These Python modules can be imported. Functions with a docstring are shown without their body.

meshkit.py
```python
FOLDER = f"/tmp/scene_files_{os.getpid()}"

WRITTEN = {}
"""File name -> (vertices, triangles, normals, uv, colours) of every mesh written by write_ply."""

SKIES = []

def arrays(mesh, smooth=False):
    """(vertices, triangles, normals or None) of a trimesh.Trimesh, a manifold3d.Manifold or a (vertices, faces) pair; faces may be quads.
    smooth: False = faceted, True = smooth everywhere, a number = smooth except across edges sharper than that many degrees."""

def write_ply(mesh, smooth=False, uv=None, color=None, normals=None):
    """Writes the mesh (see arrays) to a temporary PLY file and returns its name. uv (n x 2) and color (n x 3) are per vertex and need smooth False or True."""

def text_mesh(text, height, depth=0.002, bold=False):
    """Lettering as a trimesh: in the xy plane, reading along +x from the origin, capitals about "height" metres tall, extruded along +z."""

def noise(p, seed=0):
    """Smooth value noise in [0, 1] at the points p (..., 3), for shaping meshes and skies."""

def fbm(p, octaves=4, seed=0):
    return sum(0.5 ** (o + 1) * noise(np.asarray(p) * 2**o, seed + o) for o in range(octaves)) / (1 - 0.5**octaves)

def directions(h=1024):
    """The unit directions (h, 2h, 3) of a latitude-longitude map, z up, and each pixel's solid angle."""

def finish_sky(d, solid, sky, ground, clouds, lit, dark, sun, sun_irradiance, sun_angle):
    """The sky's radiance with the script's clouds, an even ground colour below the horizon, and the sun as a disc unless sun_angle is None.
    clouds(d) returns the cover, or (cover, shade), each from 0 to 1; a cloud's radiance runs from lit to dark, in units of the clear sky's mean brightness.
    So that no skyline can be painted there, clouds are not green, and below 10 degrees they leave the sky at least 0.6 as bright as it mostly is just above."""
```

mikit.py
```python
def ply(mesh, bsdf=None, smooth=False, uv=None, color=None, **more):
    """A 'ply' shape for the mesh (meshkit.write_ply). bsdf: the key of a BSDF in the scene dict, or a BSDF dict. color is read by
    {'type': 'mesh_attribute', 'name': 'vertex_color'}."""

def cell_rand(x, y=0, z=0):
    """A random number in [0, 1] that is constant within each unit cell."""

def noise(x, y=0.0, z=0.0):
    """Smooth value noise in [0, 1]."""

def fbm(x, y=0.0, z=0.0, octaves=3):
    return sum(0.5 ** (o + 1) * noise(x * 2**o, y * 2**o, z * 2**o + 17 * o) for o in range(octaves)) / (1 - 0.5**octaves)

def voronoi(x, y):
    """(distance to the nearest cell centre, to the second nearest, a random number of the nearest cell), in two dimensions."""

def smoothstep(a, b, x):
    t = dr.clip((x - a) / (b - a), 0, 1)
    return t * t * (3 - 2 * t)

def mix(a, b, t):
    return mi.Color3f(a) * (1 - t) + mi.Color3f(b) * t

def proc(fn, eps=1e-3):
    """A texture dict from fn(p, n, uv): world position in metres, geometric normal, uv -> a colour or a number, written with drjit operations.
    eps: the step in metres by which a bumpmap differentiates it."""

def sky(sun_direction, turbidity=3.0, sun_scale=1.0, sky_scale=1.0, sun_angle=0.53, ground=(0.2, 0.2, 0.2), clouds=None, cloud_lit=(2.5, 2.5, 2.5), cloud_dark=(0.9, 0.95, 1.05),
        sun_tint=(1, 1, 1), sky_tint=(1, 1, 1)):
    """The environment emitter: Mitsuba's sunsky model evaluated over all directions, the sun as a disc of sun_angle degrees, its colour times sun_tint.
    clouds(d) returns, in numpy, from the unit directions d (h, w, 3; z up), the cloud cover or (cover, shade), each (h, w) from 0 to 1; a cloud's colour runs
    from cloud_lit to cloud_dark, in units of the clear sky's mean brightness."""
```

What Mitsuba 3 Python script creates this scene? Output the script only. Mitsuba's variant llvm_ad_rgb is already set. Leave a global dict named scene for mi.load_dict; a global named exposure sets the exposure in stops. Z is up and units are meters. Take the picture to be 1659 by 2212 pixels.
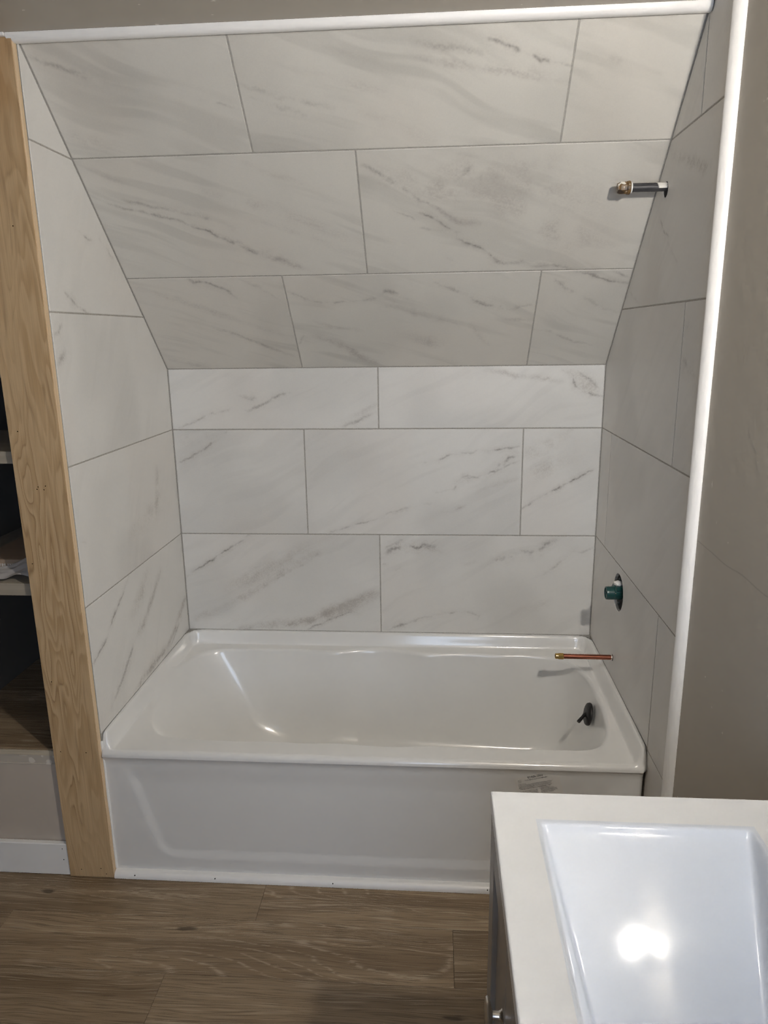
import math, random
import numpy as np, trimesh, mitsuba as mi, drjit as dr
import manifold3d as m3
from shapely.geometry import Polygon, box as sbox, Point
from shapely import affinity
import mikit, meshkit
from mikit import proc, noise, fbm, voronoi, smoothstep, mix, cell_rand

random.seed(7)
rng = np.random.default_rng(7)
T = mi.ScalarTransform4f
scene, labels = {}, {}

# ------------------------------------------------------------------ camera, light, exposure
Z0 = 0.46                                   # rim of the tub above the floor
CAM = np.array([0.9383, -2.4865, 1.0814 + Z0])
from scipy.spatial.transform import Rotation as Rot
CM = Rot.from_euler('ZXY', [0.0744, -0.2431, 0.0140]).as_matrix()      # columns: right, forward, up
FPX = 1544.63
scene['camera'] = {'type': 'perspective', 'fov': math.degrees(2 * math.atan(1659 / 2 / FPX)), 'fov_axis': 'x', 'near_clip': 0.02, 'far_clip': 60.0,
                   'to_world': T().look_at(origin=CAM.tolist(), target=(CAM + CM[:, 1]).tolist(), up=CM[:, 2].tolist())}
exposure = 0.36
LAMP = (1.466, -2.03, 1.395 + Z0)           # globe of the wall lamp over the vanity
LAMP_POWER = np.array([1.0, 0.943, 0.855]) * 1650.0
ADDED_BOWL_POWER = LAMP_POWER * 0.24  # weak glow of the saucer added beneath the globe
WINDOW_POWER = np.array([0.62, 0.80, 1.10]) * 5.0
SUNNY = None

# ------------------------------------------------------------------ dimensions
W = 1.5048                                  # between the tiled side walls
ZK = 0.9745 + Z0                            # where the wall turns into the slope
ANG = 0.7978
CA, SA = math.cos(ANG), math.sin(ANG)
PITCH, TW, GW = 0.384, 0.765, 0.0040
Z1 = 0.3782 + Z0
ZT = Z0
CEIL = 1.739 + Z0
YF, YR = -0.7422, -0.9035
WALL = 1.514                                # painted right wall
BOARD_Y = -0.765


def smin(a, b):
    return dr.minimum(a, b)


# ------------------------------------------------------------------ helpers
def mesh_of(v, f):
    return trimesh.Trimesh(np.asarray(v, float), np.asarray(f, int), process=False)


def box(x0, x1, y0, y1, z0, z1, c=0.0):
    if c <= 0:
        return trimesh.creation.box(bounds=[[x0, y0, z0], [x1, y1, z1]])
    pts = []
    for (a, b, d) in ((c, c, 0), (c, 0, c), (0, c, c)):
        for x in (x0 + a, x1 - a):
            for y in (y0 + b, y1 - b):
                for z in (z0 + d, z1 - d):
                    pts.append((x, y, z))
    return trimesh.convex.convex_hull(np.array(pts))


def cat(*ms):
    return trimesh.util.concatenate([m for m in ms])


def frame(axis):
    w = np.asarray(axis, float) / np.linalg.norm(axis)
    u = np.cross([0, 0, 1.0] if abs(w[2]) < 0.9 else [1.0, 0, 0], w)
    u /= np.linalg.norm(u)
    return u, np.cross(w, u), w


def lathe(profile, origin, axis, n=40, a0=0.0):
    """profile: (radius, along) pairs from one end to the other."""
    u, v, w = frame(axis)
    th = a0 + np.arange(n) * 2 * math.pi / n
    V, F = [], []
    for r, h in profile:
        for t in th:
            V.append(np.asarray(origin) + u * r * math.cos(t) + v * r * math.sin(t) + w * h)
    k = len(profile)
    for i in range(k - 1):
        for j in range(n):
            a, b = i * n + j, i * n + (j + 1) % n
            F += [[a, b, b + n], [a, b + n, a + n]]
    for i, flip in ((0, True), (k - 1, False)):
        if profile[i][0] > 1e-6:
            V.append(np.asarray(origin) + w * profile[i][1])
            c = len(V) - 1
            for j in range(n):
                a, b = i * n + j, i * n + (j + 1) % n
                F.append([c, b, a] if flip else [c, a, b])
    return mesh_of(V, F)


def tube(points, r, n=16):
    P = np.asarray(points, float)
    V, F = [], []
    u = None
    for i, p in enumerate(P):
        t = P[min(i + 1, len(P) - 1)] - P[max(i - 1, 0)]
        t /= np.linalg.norm(t)
        if u is None:
            u = frame(t)[0]
        u = u - t * (u @ t)
        u /= np.linalg.norm(u)
        v = np.cross(t, u)
        rr = r[i] if hasattr(r, '__len__') else r
        for j in range(n):
            a = 2 * math.pi * j / n
            V.append(p + rr * (math.cos(a) * u + math.sin(a) * v))
    for i in range(len(P) - 1):
        for j in range(n):
            a, b = i * n + j, i * n + (j + 1) % n
            F += [[a, b, b + n], [a, b + n, a + n]]
    for i, flip in ((0, True), (len(P) - 1, False)):
        V.append(P[i])
        c = len(V) - 1
        for j in range(n):
            a, b = i * n + j, i * n + (j + 1) % n
            F.append([c, b, a] if flip else [c, a, b])
    return mesh_of(V, F)


def sweep(profile, along, a0, a1, axes):
    """A closed 2-D profile (counter-clockwise in axes[0], axes[1]) run along axis `along` from a0 to a1."""
    poly = Polygon(profile)
    cs = m3.Manifold.extrude(m3.CrossSection([list(map(tuple, np.array(poly.exterior.coords)[:-1]))], m3.FillRule.NonZero), a1 - a0)
    m = cs.to_mesh()
    v = m.vert_properties[:, :3]
    out = np.zeros_like(v, dtype=float)
    out[:, axes[0]], out[:, axes[1]], out[:, along] = v[:, 0], v[:, 1], v[:, 2] + a0
    f = np.array(m.tri_verts)
    t = trimesh.Trimesh(out, f, process=False)
    if t.volume < 0:
        t = trimesh.Trimesh(out, f[:, ::-1], process=False)
    return t


def numbered(key):
    if key not in scene and key not in labels:
        return key
    k = 1
    while f'{key}_{k:03d}' in scene or f'{key}_{k:03d}' in labels:
        k += 1
    return f'{key}_{k:03d}'


def put(name, mesh, bsdf, parent=None, smooth=False, uv=None, **more):
    key = numbered(parent + '__' + name) if parent else name
    scene[key] = mikit.ply(mesh, bsdf, smooth=smooth, uv=uv, **more)
    return key


def thing(name, label, cat_, group=None):
    key = numbered(name)
    labels[key] = {'label': label, 'category': cat_}
    if group:
        labels[key]['group'] = group
    return key


def struct(name, label, cat_):
    labels[name] = {'label': label, 'category': cat_, 'kind': 'structure'}
    return name


# ------------------------------------------------------------------ materials
def mat(name, **kw):
    d = {'type': 'principled', 'base_color': kw.pop('c'), 'roughness': kw.pop('r', 0.5)}
    if isinstance(d['base_color'], (tuple, list)):
        d['base_color'] = {'type': 'rgb', 'value': list(d['base_color'])}
    d['specular'] = kw.pop('spec', 0.5)
    bump = kw.pop('bump', None)
    d.update(kw)
    if bump:
        d = {'type': 'bumpmap', 'arbitrary': proc(bump[0], bump[2] if len(bump) > 2 else 1e-3), 'scale': bump[1], 'bsdf': d}
    scene[name] = {'type': 'twosided', 'bsdf': d}
    return name


VEINS = {
 'back': [
  (0.8, 3, [(0.009, 1.107), (0.097, 1.148), (0.194, 1.210)]),
  (0.25, 30, [(0.012, 1.182), (0.078, 1.199), (0.159, 1.210)]),
  (0.9, 3, [(0.009, 0.679), (0.069, 0.714), (0.161, 0.766), (0.201, 0.792), (0.258, 0.832)]),
  (0.55, 14, [(0.035, 0.500), (0.213, 0.590), (0.363, 0.686), (0.484, 0.752), (0.514, 0.764)]),
  (0.5, 4, [(0.300, 0.638), (0.399, 0.695), (0.508, 0.758)]),
  (0.32, 26, [(0.167, 0.630), (0.267, 0.681), (0.402, 0.751), (0.462, 0.788)]),
  (0.8, 14, [(0.205, 0.468), (0.291, 0.475), (0.383, 0.487), (0.475, 0.507), (0.597, 0.563), (0.675, 0.605), (0.729, 0.618)]),
  (0.5, 22, [(0.413, 0.468), (0.536, 0.527), (0.627, 0.567), (0.729, 0.625)]),
  (1.0, 3, [(0.443, 0.465), (0.535, 0.499), (0.596, 0.528), (0.626, 0.541), (0.656, 0.534)]),
  (0.4, 10, [(0.341, 0.499), (0.390, 0.493), (0.432, 0.494)]),
  (0.4, 4, [(0.025, 1.228), (0.088, 1.253), (0.152, 1.275), (0.222, 1.292)]),
  (0.6, 5, [(0.268, 1.286), (0.308, 1.302), (0.349, 1.321), (0.389, 1.335), (0.434, 1.345)]),
  (0.4, 7, [(0.253, 1.333), (0.293, 1.327), (0.304, 1.333)]),
  (0.5, 5, [(0.587, 1.231), (0.661, 1.253), (0.728, 1.284)]),
  (0.35, 10, [(0.644, 1.258), (0.689, 1.286), (0.729, 1.313)]),
  (0.6, 3, [(0.564, 0.846), (0.652, 0.877), (0.745, 0.901)]),
  (0.3, 4, [(0.745, 0.901), (0.870, 0.936)]),
  (0.35, 3, [(0.480, 1.144), (0.534, 1.155)]),
  (0.5, 9, [(1.112, 1.420), (1.196, 1.405), (1.281, 1.396), (1.365, 1.378)]),
  (0.8, 4, [(1.363, 1.414), (1.392, 1.400), (1.407, 1.364), (1.450, 1.344), (1.501, 1.329)]),
  (0.5, 6, [(1.413, 1.411), (1.448, 1.386), (1.500, 1.352)]),
  (0.3, 25, [(1.391, 1.411), (1.449, 1.366), (1.500, 1.349)]),
  (0.5, 3, [(0.837, 1.092), (0.908, 1.099), (0.955, 1.109), (0.990, 1.127), (1.071, 1.136), (1.089, 1.145)]),
  (0.8, 3.5, [(1.089, 1.145), (1.123, 1.141), (1.164, 1.146), (1.226, 1.161)]),
  (0.4, 8, [(1.175, 1.142), (1.227, 1.139)]),
  (0.9, 4, [(1.003, 1.004), (1.011, 1.026), (1.038, 1.041), (1.084, 1.057)]),
  (0.7, 3.5, [(1.038, 1.038), (1.096, 1.050), (1.165, 1.075), (1.231, 1.109)]),
  (0.8, 5, [(1.159, 1.086), (1.177, 1.091), (1.193, 1.115), (1.228, 1.127)]),
  (0.3, 3, [(0.938, 0.995), (1.003, 1.004)]),
  (0.3, 4, [(0.703, 0.890), (0.812, 0.927), (0.944, 0.965)]),
  (0.6, 8, [(1.015, 0.934), (1.030, 0.938), (1.042, 0.947)]),
  (0.25, 4, [(0.908, 0.922), (1.004, 0.925)]),
  (0.3, 8, [(1.085, 0.996), (1.149, 1.026), (1.233, 1.053)]),
  (0.22, 12, [(1.189, 1.068), (1.232, 1.080)]),
  (0.9, 3, [(1.237, 0.935), (1.279, 0.966), (1.325, 0.990), (1.381, 1.023), (1.415, 1.041), (1.460, 1.062), (1.501, 1.085)]),
  (0.3, 24, [(1.245, 1.127), (1.318, 1.168), (1.373, 1.199), (1.456, 1.231)]),
  (0.25, 30, [(1.248, 1.044), (1.321, 1.091), (1.405, 1.127)]),
  (0.9, 7, [(0.738, 0.760), (0.781, 0.780), (0.842, 0.793), (0.884, 0.787), (0.902, 0.803), (0.939, 0.797)]),
  (0.5, 12, [(0.854, 0.784), (0.914, 0.790), (0.960, 0.778)]),
  (0.5, 4, [(0.738, 0.780), (0.793, 0.802), (0.848, 0.834)]),
  (0.4, 4, [(0.914, 0.797), (0.945, 0.822)]),
  (0.8, 6, [(1.126, 0.734), (1.162, 0.745), (1.209, 0.758), (1.227, 0.777)]),
  (0.75, 7, [(1.227, 0.775), (1.280, 0.774), (1.309, 0.790), (1.332, 0.812), (1.369, 0.834)]),
  (0.3, 8, [(1.042, 0.733), (1.078, 0.744)]),
  (0.4, 4, [(1.331, 0.693), (1.371, 0.728), (1.402, 0.757), (1.428, 0.779), (1.463, 0.779), (1.498, 0.792)]),
  (0.6, 5, [(0.758, 0.467), (0.809, 0.486), (0.831, 0.493)]),
  (0.45, 4, [(0.831, 0.493), (0.884, 0.514), (0.952, 0.534), (1.007, 0.549), (1.069, 0.547), (1.100, 0.531), (1.094, 0.514)]),
  (0.5, 4, [(0.798, 0.699), (0.811, 0.708)]),
  (0.25, 15, [(1.222, 0.536), (1.312, 0.564), (1.359, 0.590)]),
  (0.7, 3, [(0.746, 0.725), (0.754, 0.725)]),
 ],
 'slope': [
  (0.35, 5, [(0.019, 0.686), (0.111, 0.652), (0.231, 0.613), (0.291, 0.600)]),
  (0.5, 4, [(0.046, 0.648), (0.117, 0.623), (0.185, 0.602), (0.261, 0.569)]),
  (0.95, 4, [(0.250, 0.569), (0.289, 0.554), (0.317, 0.537), (0.374, 0.498), (0.424, 0.474)]),
  (0.6, 10, [(0.259, 0.564), (0.319, 0.544), (0.414, 0.481), (0.492, 0.449), (0.569, 0.406)]),
  (0.3, 20, [(0.367, 0.517), (0.494, 0.462), (0.597, 0.405)]),
  (0.3, 8, [(0.006, 0.775), (0.085, 0.720), (0.120, 0.702)]),
  (0.25, 8, [(0.405, 0.777), (0.506, 0.722), (0.633, 0.670)]),
  (0.3, 6, [(0.244, 0.619), (0.311, 0.593), (0.376, 0.555)]),
  (0.25, 12, [(0.427, 0.590), (0.536, 0.544), (0.731, 0.456)]),
  (0.2, 20, [(0.305, 0.685), (0.447, 0.630), (0.593, 0.567), (0.730, 0.507)]),
  (0.7, 5, [(0.191, 0.391), (0.209, 0.372), (0.229, 0.379), (0.271, 0.360), (0.301, 0.341), (0.319, 0.315)]),
  (0.4, 8, [(0.262, 0.371), (0.295, 0.341)]),
  (0.3, 12, [(0.011, 0.363), (0.136, 0.307), (0.242, 0.251), (0.439, 0.157)]),
  (0.4, 6, [(0.213, 0.187), (0.282, 0.160), (0.372, 0.107), (0.454, 0.061)]),
  (0.3, 14, [(-0.001, 0.078), (0.075, 0.021), (0.179, 0.010)]),
  (0.25, 5, [(0.337, 0.391), (0.410, 0.353), (0.453, 0.300)]),
  (0.5, 4, [(0.483, 0.337), (0.547, 0.298), (0.611, 0.285), (0.688, 0.295), (0.765, 0.308)]),
  (0.7, 14, [(0.555, 0.142), (0.620, 0.103), (0.684, 0.048), (0.745, 0.006)]),
  (0.4, 16, [(0.497, 0.131), (0.561, 0.138), (0.590, 0.120)]),
  (0.6, 4, [(0.487, 0.109), (0.504, 0.148)]),
  (0.4, 8, [(0.546, 0.206), (0.598, 0.179), (0.695, 0.165)]),
  (0.55, 5, [(0.746, 0.738), (0.791, 0.709), (0.832, 0.679), (0.884, 0.636), (0.916, 0.620)]),
  (0.7, 8, [(0.916, 0.620), (0.955, 0.594), (0.993, 0.571), (1.027, 0.564), (1.055, 0.560)]),
  (0.6, 3, [(0.818, 0.604), (0.844, 0.588), (0.872, 0.573)]),
  (0.8, 3.5, [(0.886, 0.596), (0.916, 0.583), (0.955, 0.553), (0.997, 0.532)]),
  (1.0, 4, [(0.997, 0.532), (0.998, 0.512), (1.030, 0.488), (1.083, 0.454), (1.102, 0.430)]),
  (0.9, 6, [(1.090, 0.445), (1.105, 0.427), (1.138, 0.419)]),
  (0.6, 6, [(1.138, 0.419), (1.196, 0.421), (1.243, 0.416)]),
  (0.6, 5, [(1.209, 0.406), (1.267, 0.407), (1.333, 0.391)]),
  (0.6, 4, [(0.888, 0.545), (0.933, 0.536), (0.972, 0.540), (1.000, 0.534)]),
  (0.5, 4, [(0.968, 0.438), (0.983, 0.431)]),
  (0.4, 45, [(0.845, 0.730), (0.927, 0.664), (1.025, 0.601)]),
  (0.35, 60, [(0.927, 0.743), (1.043, 0.678), (1.131, 0.628), (1.246, 0.564)]),
  (0.3, 60, [(1.069, 0.755), (1.203, 0.684), (1.375, 0.591)]),
  (0.3, 55, [(1.135, 0.579), (1.281, 0.505), (1.462, 0.439)]),
  (0.5, 6, [(0.993, 0.685), (1.015, 0.713), (1.025, 0.729)]),
  (0.5, 6, [(1.050, 0.689), (1.067, 0.717)]),
  (0.6, 8, [(1.081, 0.688), (1.094, 0.696)]),
  (0.5, 7, [(1.299, 0.464), (1.308, 0.477)]),
  (0.75, 4, [(1.333, 0.391), (1.377, 0.373), (1.415, 0.357), (1.453, 0.345), (1.505, 0.335)]),
  (0.5, 5, [(1.443, 0.389), (1.476, 0.370), (1.504, 0.353)]),
  (0.4, 6, [(1.279, 0.360), (1.313, 0.333), (1.347, 0.306), (1.373, 0.297)]),
  (0.3, 4, [(1.249, 0.164), (1.302, 0.154), (1.372, 0.113), (1.440, 0.093)]),
  (0.3, 5, [(1.373, 0.293), (1.441, 0.252), (1.496, 0.226)]),
  (0.5, 6, [(0.715, 0.300), (0.759, 0.307), (0.779, 0.330), (0.816, 0.322), (0.858, 0.293)]),
  (0.5, 5, [(0.933, 0.358), (0.994, 0.325), (1.038, 0.301), (1.089, 0.268), (1.165, 0.250), (1.231, 0.263)]),
  (0.4, 14, [(0.766, 0.323), (0.851, 0.248), (0.946, 0.213), (1.010, 0.186)]),
  (0.5, 5, [(0.763, 0.275), (0.798, 0.273), (0.813, 0.257)]),
  (0.35, 8, [(1.130, 0.209), (1.187, 0.208), (1.242, 0.198)]),
  (0.35, 10, [(1.043, 0.185), (1.077, 0.141), (1.112, 0.104)]),
  (0.35, 22, [(0.848, 0.145), (0.913, 0.117), (0.980, 0.097)]),
  (0.45, 9, [(0.866, 1.000), (0.911, 0.986), (0.962, 0.974), (1.008, 0.963), (1.085, 0.947), (1.136, 0.941), (1.240, 0.916)]),
  (0.4, 7, [(0.882, 1.027), (0.931, 1.011), (0.981, 1.002), (1.057, 0.985)]),
  (0.3, 16, [(1.058, 0.971), (1.160, 0.950), (1.238, 0.930)]),
  (0.7, 4, [(1.005, 1.033), (1.079, 1.010), (1.130, 0.994), (1.151, 0.986), (1.166, 0.978), (1.213, 0.965), (1.239, 0.952)]),
  (0.3, 3, [(0.975, 1.043), (0.990, 1.036), (1.004, 0.989)]),
  (0.3, 6, [(0.480, 0.946), (0.536, 0.929), (0.612, 0.902), (0.696, 0.885)]),
  (0.3, 6, [(0.505, 0.912), (0.608, 0.879), (0.670, 0.855)]),
  (0.3, 8, [(0.681, 1.016), (0.780, 0.989), (0.840, 0.970)]),
  (0.2, 14, [(0.623, 0.976), (0.774, 0.925), (0.931, 0.872)]),
  (0.2, 18, [(0.718, 0.891), (0.823, 0.844), (0.931, 0.795)]),
  (0.4, 6, [(0.003, 1.022), (0.051, 1.006), (0.102, 0.987), (0.156, 0.963)]),
  (0.4, 18, [(0.022, 0.834), (0.083, 0.815), (0.134, 0.789)]),
  (0.25, 4, [(0.367, 0.916), (0.415, 0.899), (0.460, 0.883)]),
  (0.22, 5, [(1.274, 0.985), (1.346, 0.963), (1.450, 0.926)]),
 ],
 'left': [
  (0.5, 3, [(-0.539, 1.813), (-0.504, 1.801), (-0.471, 1.798)]),
  (0.7, 4, [(-0.664, 1.658), (-0.618, 1.636), (-0.584, 1.625), (-0.540, 1.611)]),
  (0.35, 5, [(-0.424, 1.806), (-0.387, 1.783), (-0.349, 1.760)]),
  (0.5, 6, [(-0.742, 1.551), (-0.711, 1.564), (-0.690, 1.577)]),
  (0.5, 7, [(-0.741, 1.485), (-0.712, 1.500), (-0.687, 1.515)]),
  (0.45, 25, [(-0.162, 1.105), (-0.179, 1.032), (-0.236, 0.955)]),
  (0.25, 35, [(-0.413, 0.959), (-0.295, 0.970), (-0.088, 1.012)]),
  (0.3, 3, [(-0.720, 1.022), (-0.698, 1.011)]),
  (0.75, 3, [(-0.684, 0.704), (-0.654, 0.714), (-0.576, 0.762), (-0.516, 0.799), (-0.465, 0.833)]),
  (0.75, 3, [(-0.738, 0.672), (-0.690, 0.695), (-0.646, 0.714), (-0.617, 0.736)]),
  (0.6, 12, [(-0.460, 0.623), (-0.397, 0.645), (-0.323, 0.697), (-0.216, 0.763)]),
  (0.3, 25, [(-0.474, 0.707), (-0.396, 0.745), (-0.325, 0.795)]),
  (0.8, 12, [(-0.228, 0.485), (-0.130, 0.527), (-0.042, 0.572), (0.005, 0.601)]),
  (0.7, 4, [(-0.193, 0.481), (-0.109, 0.518), (-0.065, 0.540)]),
  (0.55, 7, [(-0.692, 0.489), (-0.637, 0.511), (-0.576, 0.548), (-0.498, 0.603), (-0.427, 0.656)]),
  (0.8, 10, [(-0.512, 0.464), (-0.441, 0.471), (-0.377, 0.479), (-0.321, 0.483), (-0.238, 0.491), (-0.132, 0.517)]),
  (0.5, 20, [(-0.430, 0.474), (-0.342, 0.489), (-0.260, 0.497)]),
 ],
 'right': [
  (0.5, 14, [(-0.564, 1.949), (-0.685, 1.906), (-0.772, 1.876), (-0.827, 1.872)]),
  (0.5, 4, [(-0.486, 1.820), (-0.529, 1.781), (-0.578, 1.759)]),
  (0.4, 4, [(-0.256, 1.658), (-0.351, 1.615)]),
  (0.3, 4, [(-0.568, 1.751), (-0.664, 1.698)]),
  (0.6, 7, [(-0.771, 1.477), (-0.807, 1.456), (-0.846, 1.441)]),
  (0.4, 4, [(-0.846, 1.441), (-0.890, 1.429)]),
  (0.5, 7, [(-0.773, 1.555), (-0.841, 1.540)]),
 ],
}



def n2(x, y, k=0):
    """mikit's value noise in two dimensions only (half the work); k picks another field."""
    ix, iy = dr.floor(x), dr.floor(y)
    tx, ty = x - ix, y - iy
    tx, ty = tx * tx * (3 - 2 * tx), ty * ty * (3 - 2 * ty)
    ux, uy = mi.UInt32(mi.Int32(ix) + 1000000) * 374761393, mi.UInt32(mi.Int32(iy) + 1000000) * 668265263 + k * 7919

    def c(u, v):
        h = u + v
        h = (h ^ (h >> 13)) * 1274126177
        return mi.Float((h ^ (h >> 16)) & 0xFFFFFF)
    vx, vy = ux + 374761393, uy + 668265263
    return dr.lerp(dr.lerp(c(ux, uy), c(vx, uy), tx), dr.lerp(c(ux, vy), c(vx, vy), tx), ty) * (1 / 16777215.0)


def f2(x, y, k=0, octaves=2):
    return sum(0.5 ** (o + 1) * n2(x * 2**o, y * 2**o, k + o) for o in range(octaves)) * (1 / (1 - 0.5**octaves))


# one print for all tiles: each tile has a row in TILES (its wall, its grain) and a run of strokes in STROKES
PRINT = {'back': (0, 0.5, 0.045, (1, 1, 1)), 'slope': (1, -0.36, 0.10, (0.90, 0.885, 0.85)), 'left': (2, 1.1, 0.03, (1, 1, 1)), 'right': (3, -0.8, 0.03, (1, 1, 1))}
TILES, STROKES, TABLE = [], [], {}


def tile_print(plane, bounds):
    """Adds a tile with the strokes that belong in its bounds (metres of its wall); returns its number."""
    a0, b0, a1, b1 = bounds
    first = len(STROKES)
    for st, w, P in VEINS[plane]:
        if sum(a0 - 0.004 < q[0] < a1 + 0.004 and b0 - 0.004 < q[1] < b1 + 0.004 for q in P) * 2 < len(P):
            continue
        L = sum(math.dist(P[i], P[i + 1]) for i in range(len(P) - 1))
        s = 0.0
        for (x0, y0), (x1, y1) in zip(P[:-1], P[1:]):
            l = max(math.dist((x0, y0), (x1, y1)), 1e-6)
            k0, k1 = (st * min(1.0, 0.35 + 2.2 * min(q, L - q) / max(L, 1e-6)) for q in (s, s + l))
            STROKES.append((x0, y0, (x1 - x0), (y1 - y0), k0, k1, w * 0.001, 0.0 if w < 7.5 else 1.0 if w < 19.5 else 2.0))
            s += l
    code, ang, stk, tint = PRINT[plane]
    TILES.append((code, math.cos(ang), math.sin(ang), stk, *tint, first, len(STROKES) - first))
    return len(TILES) - 1


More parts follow.
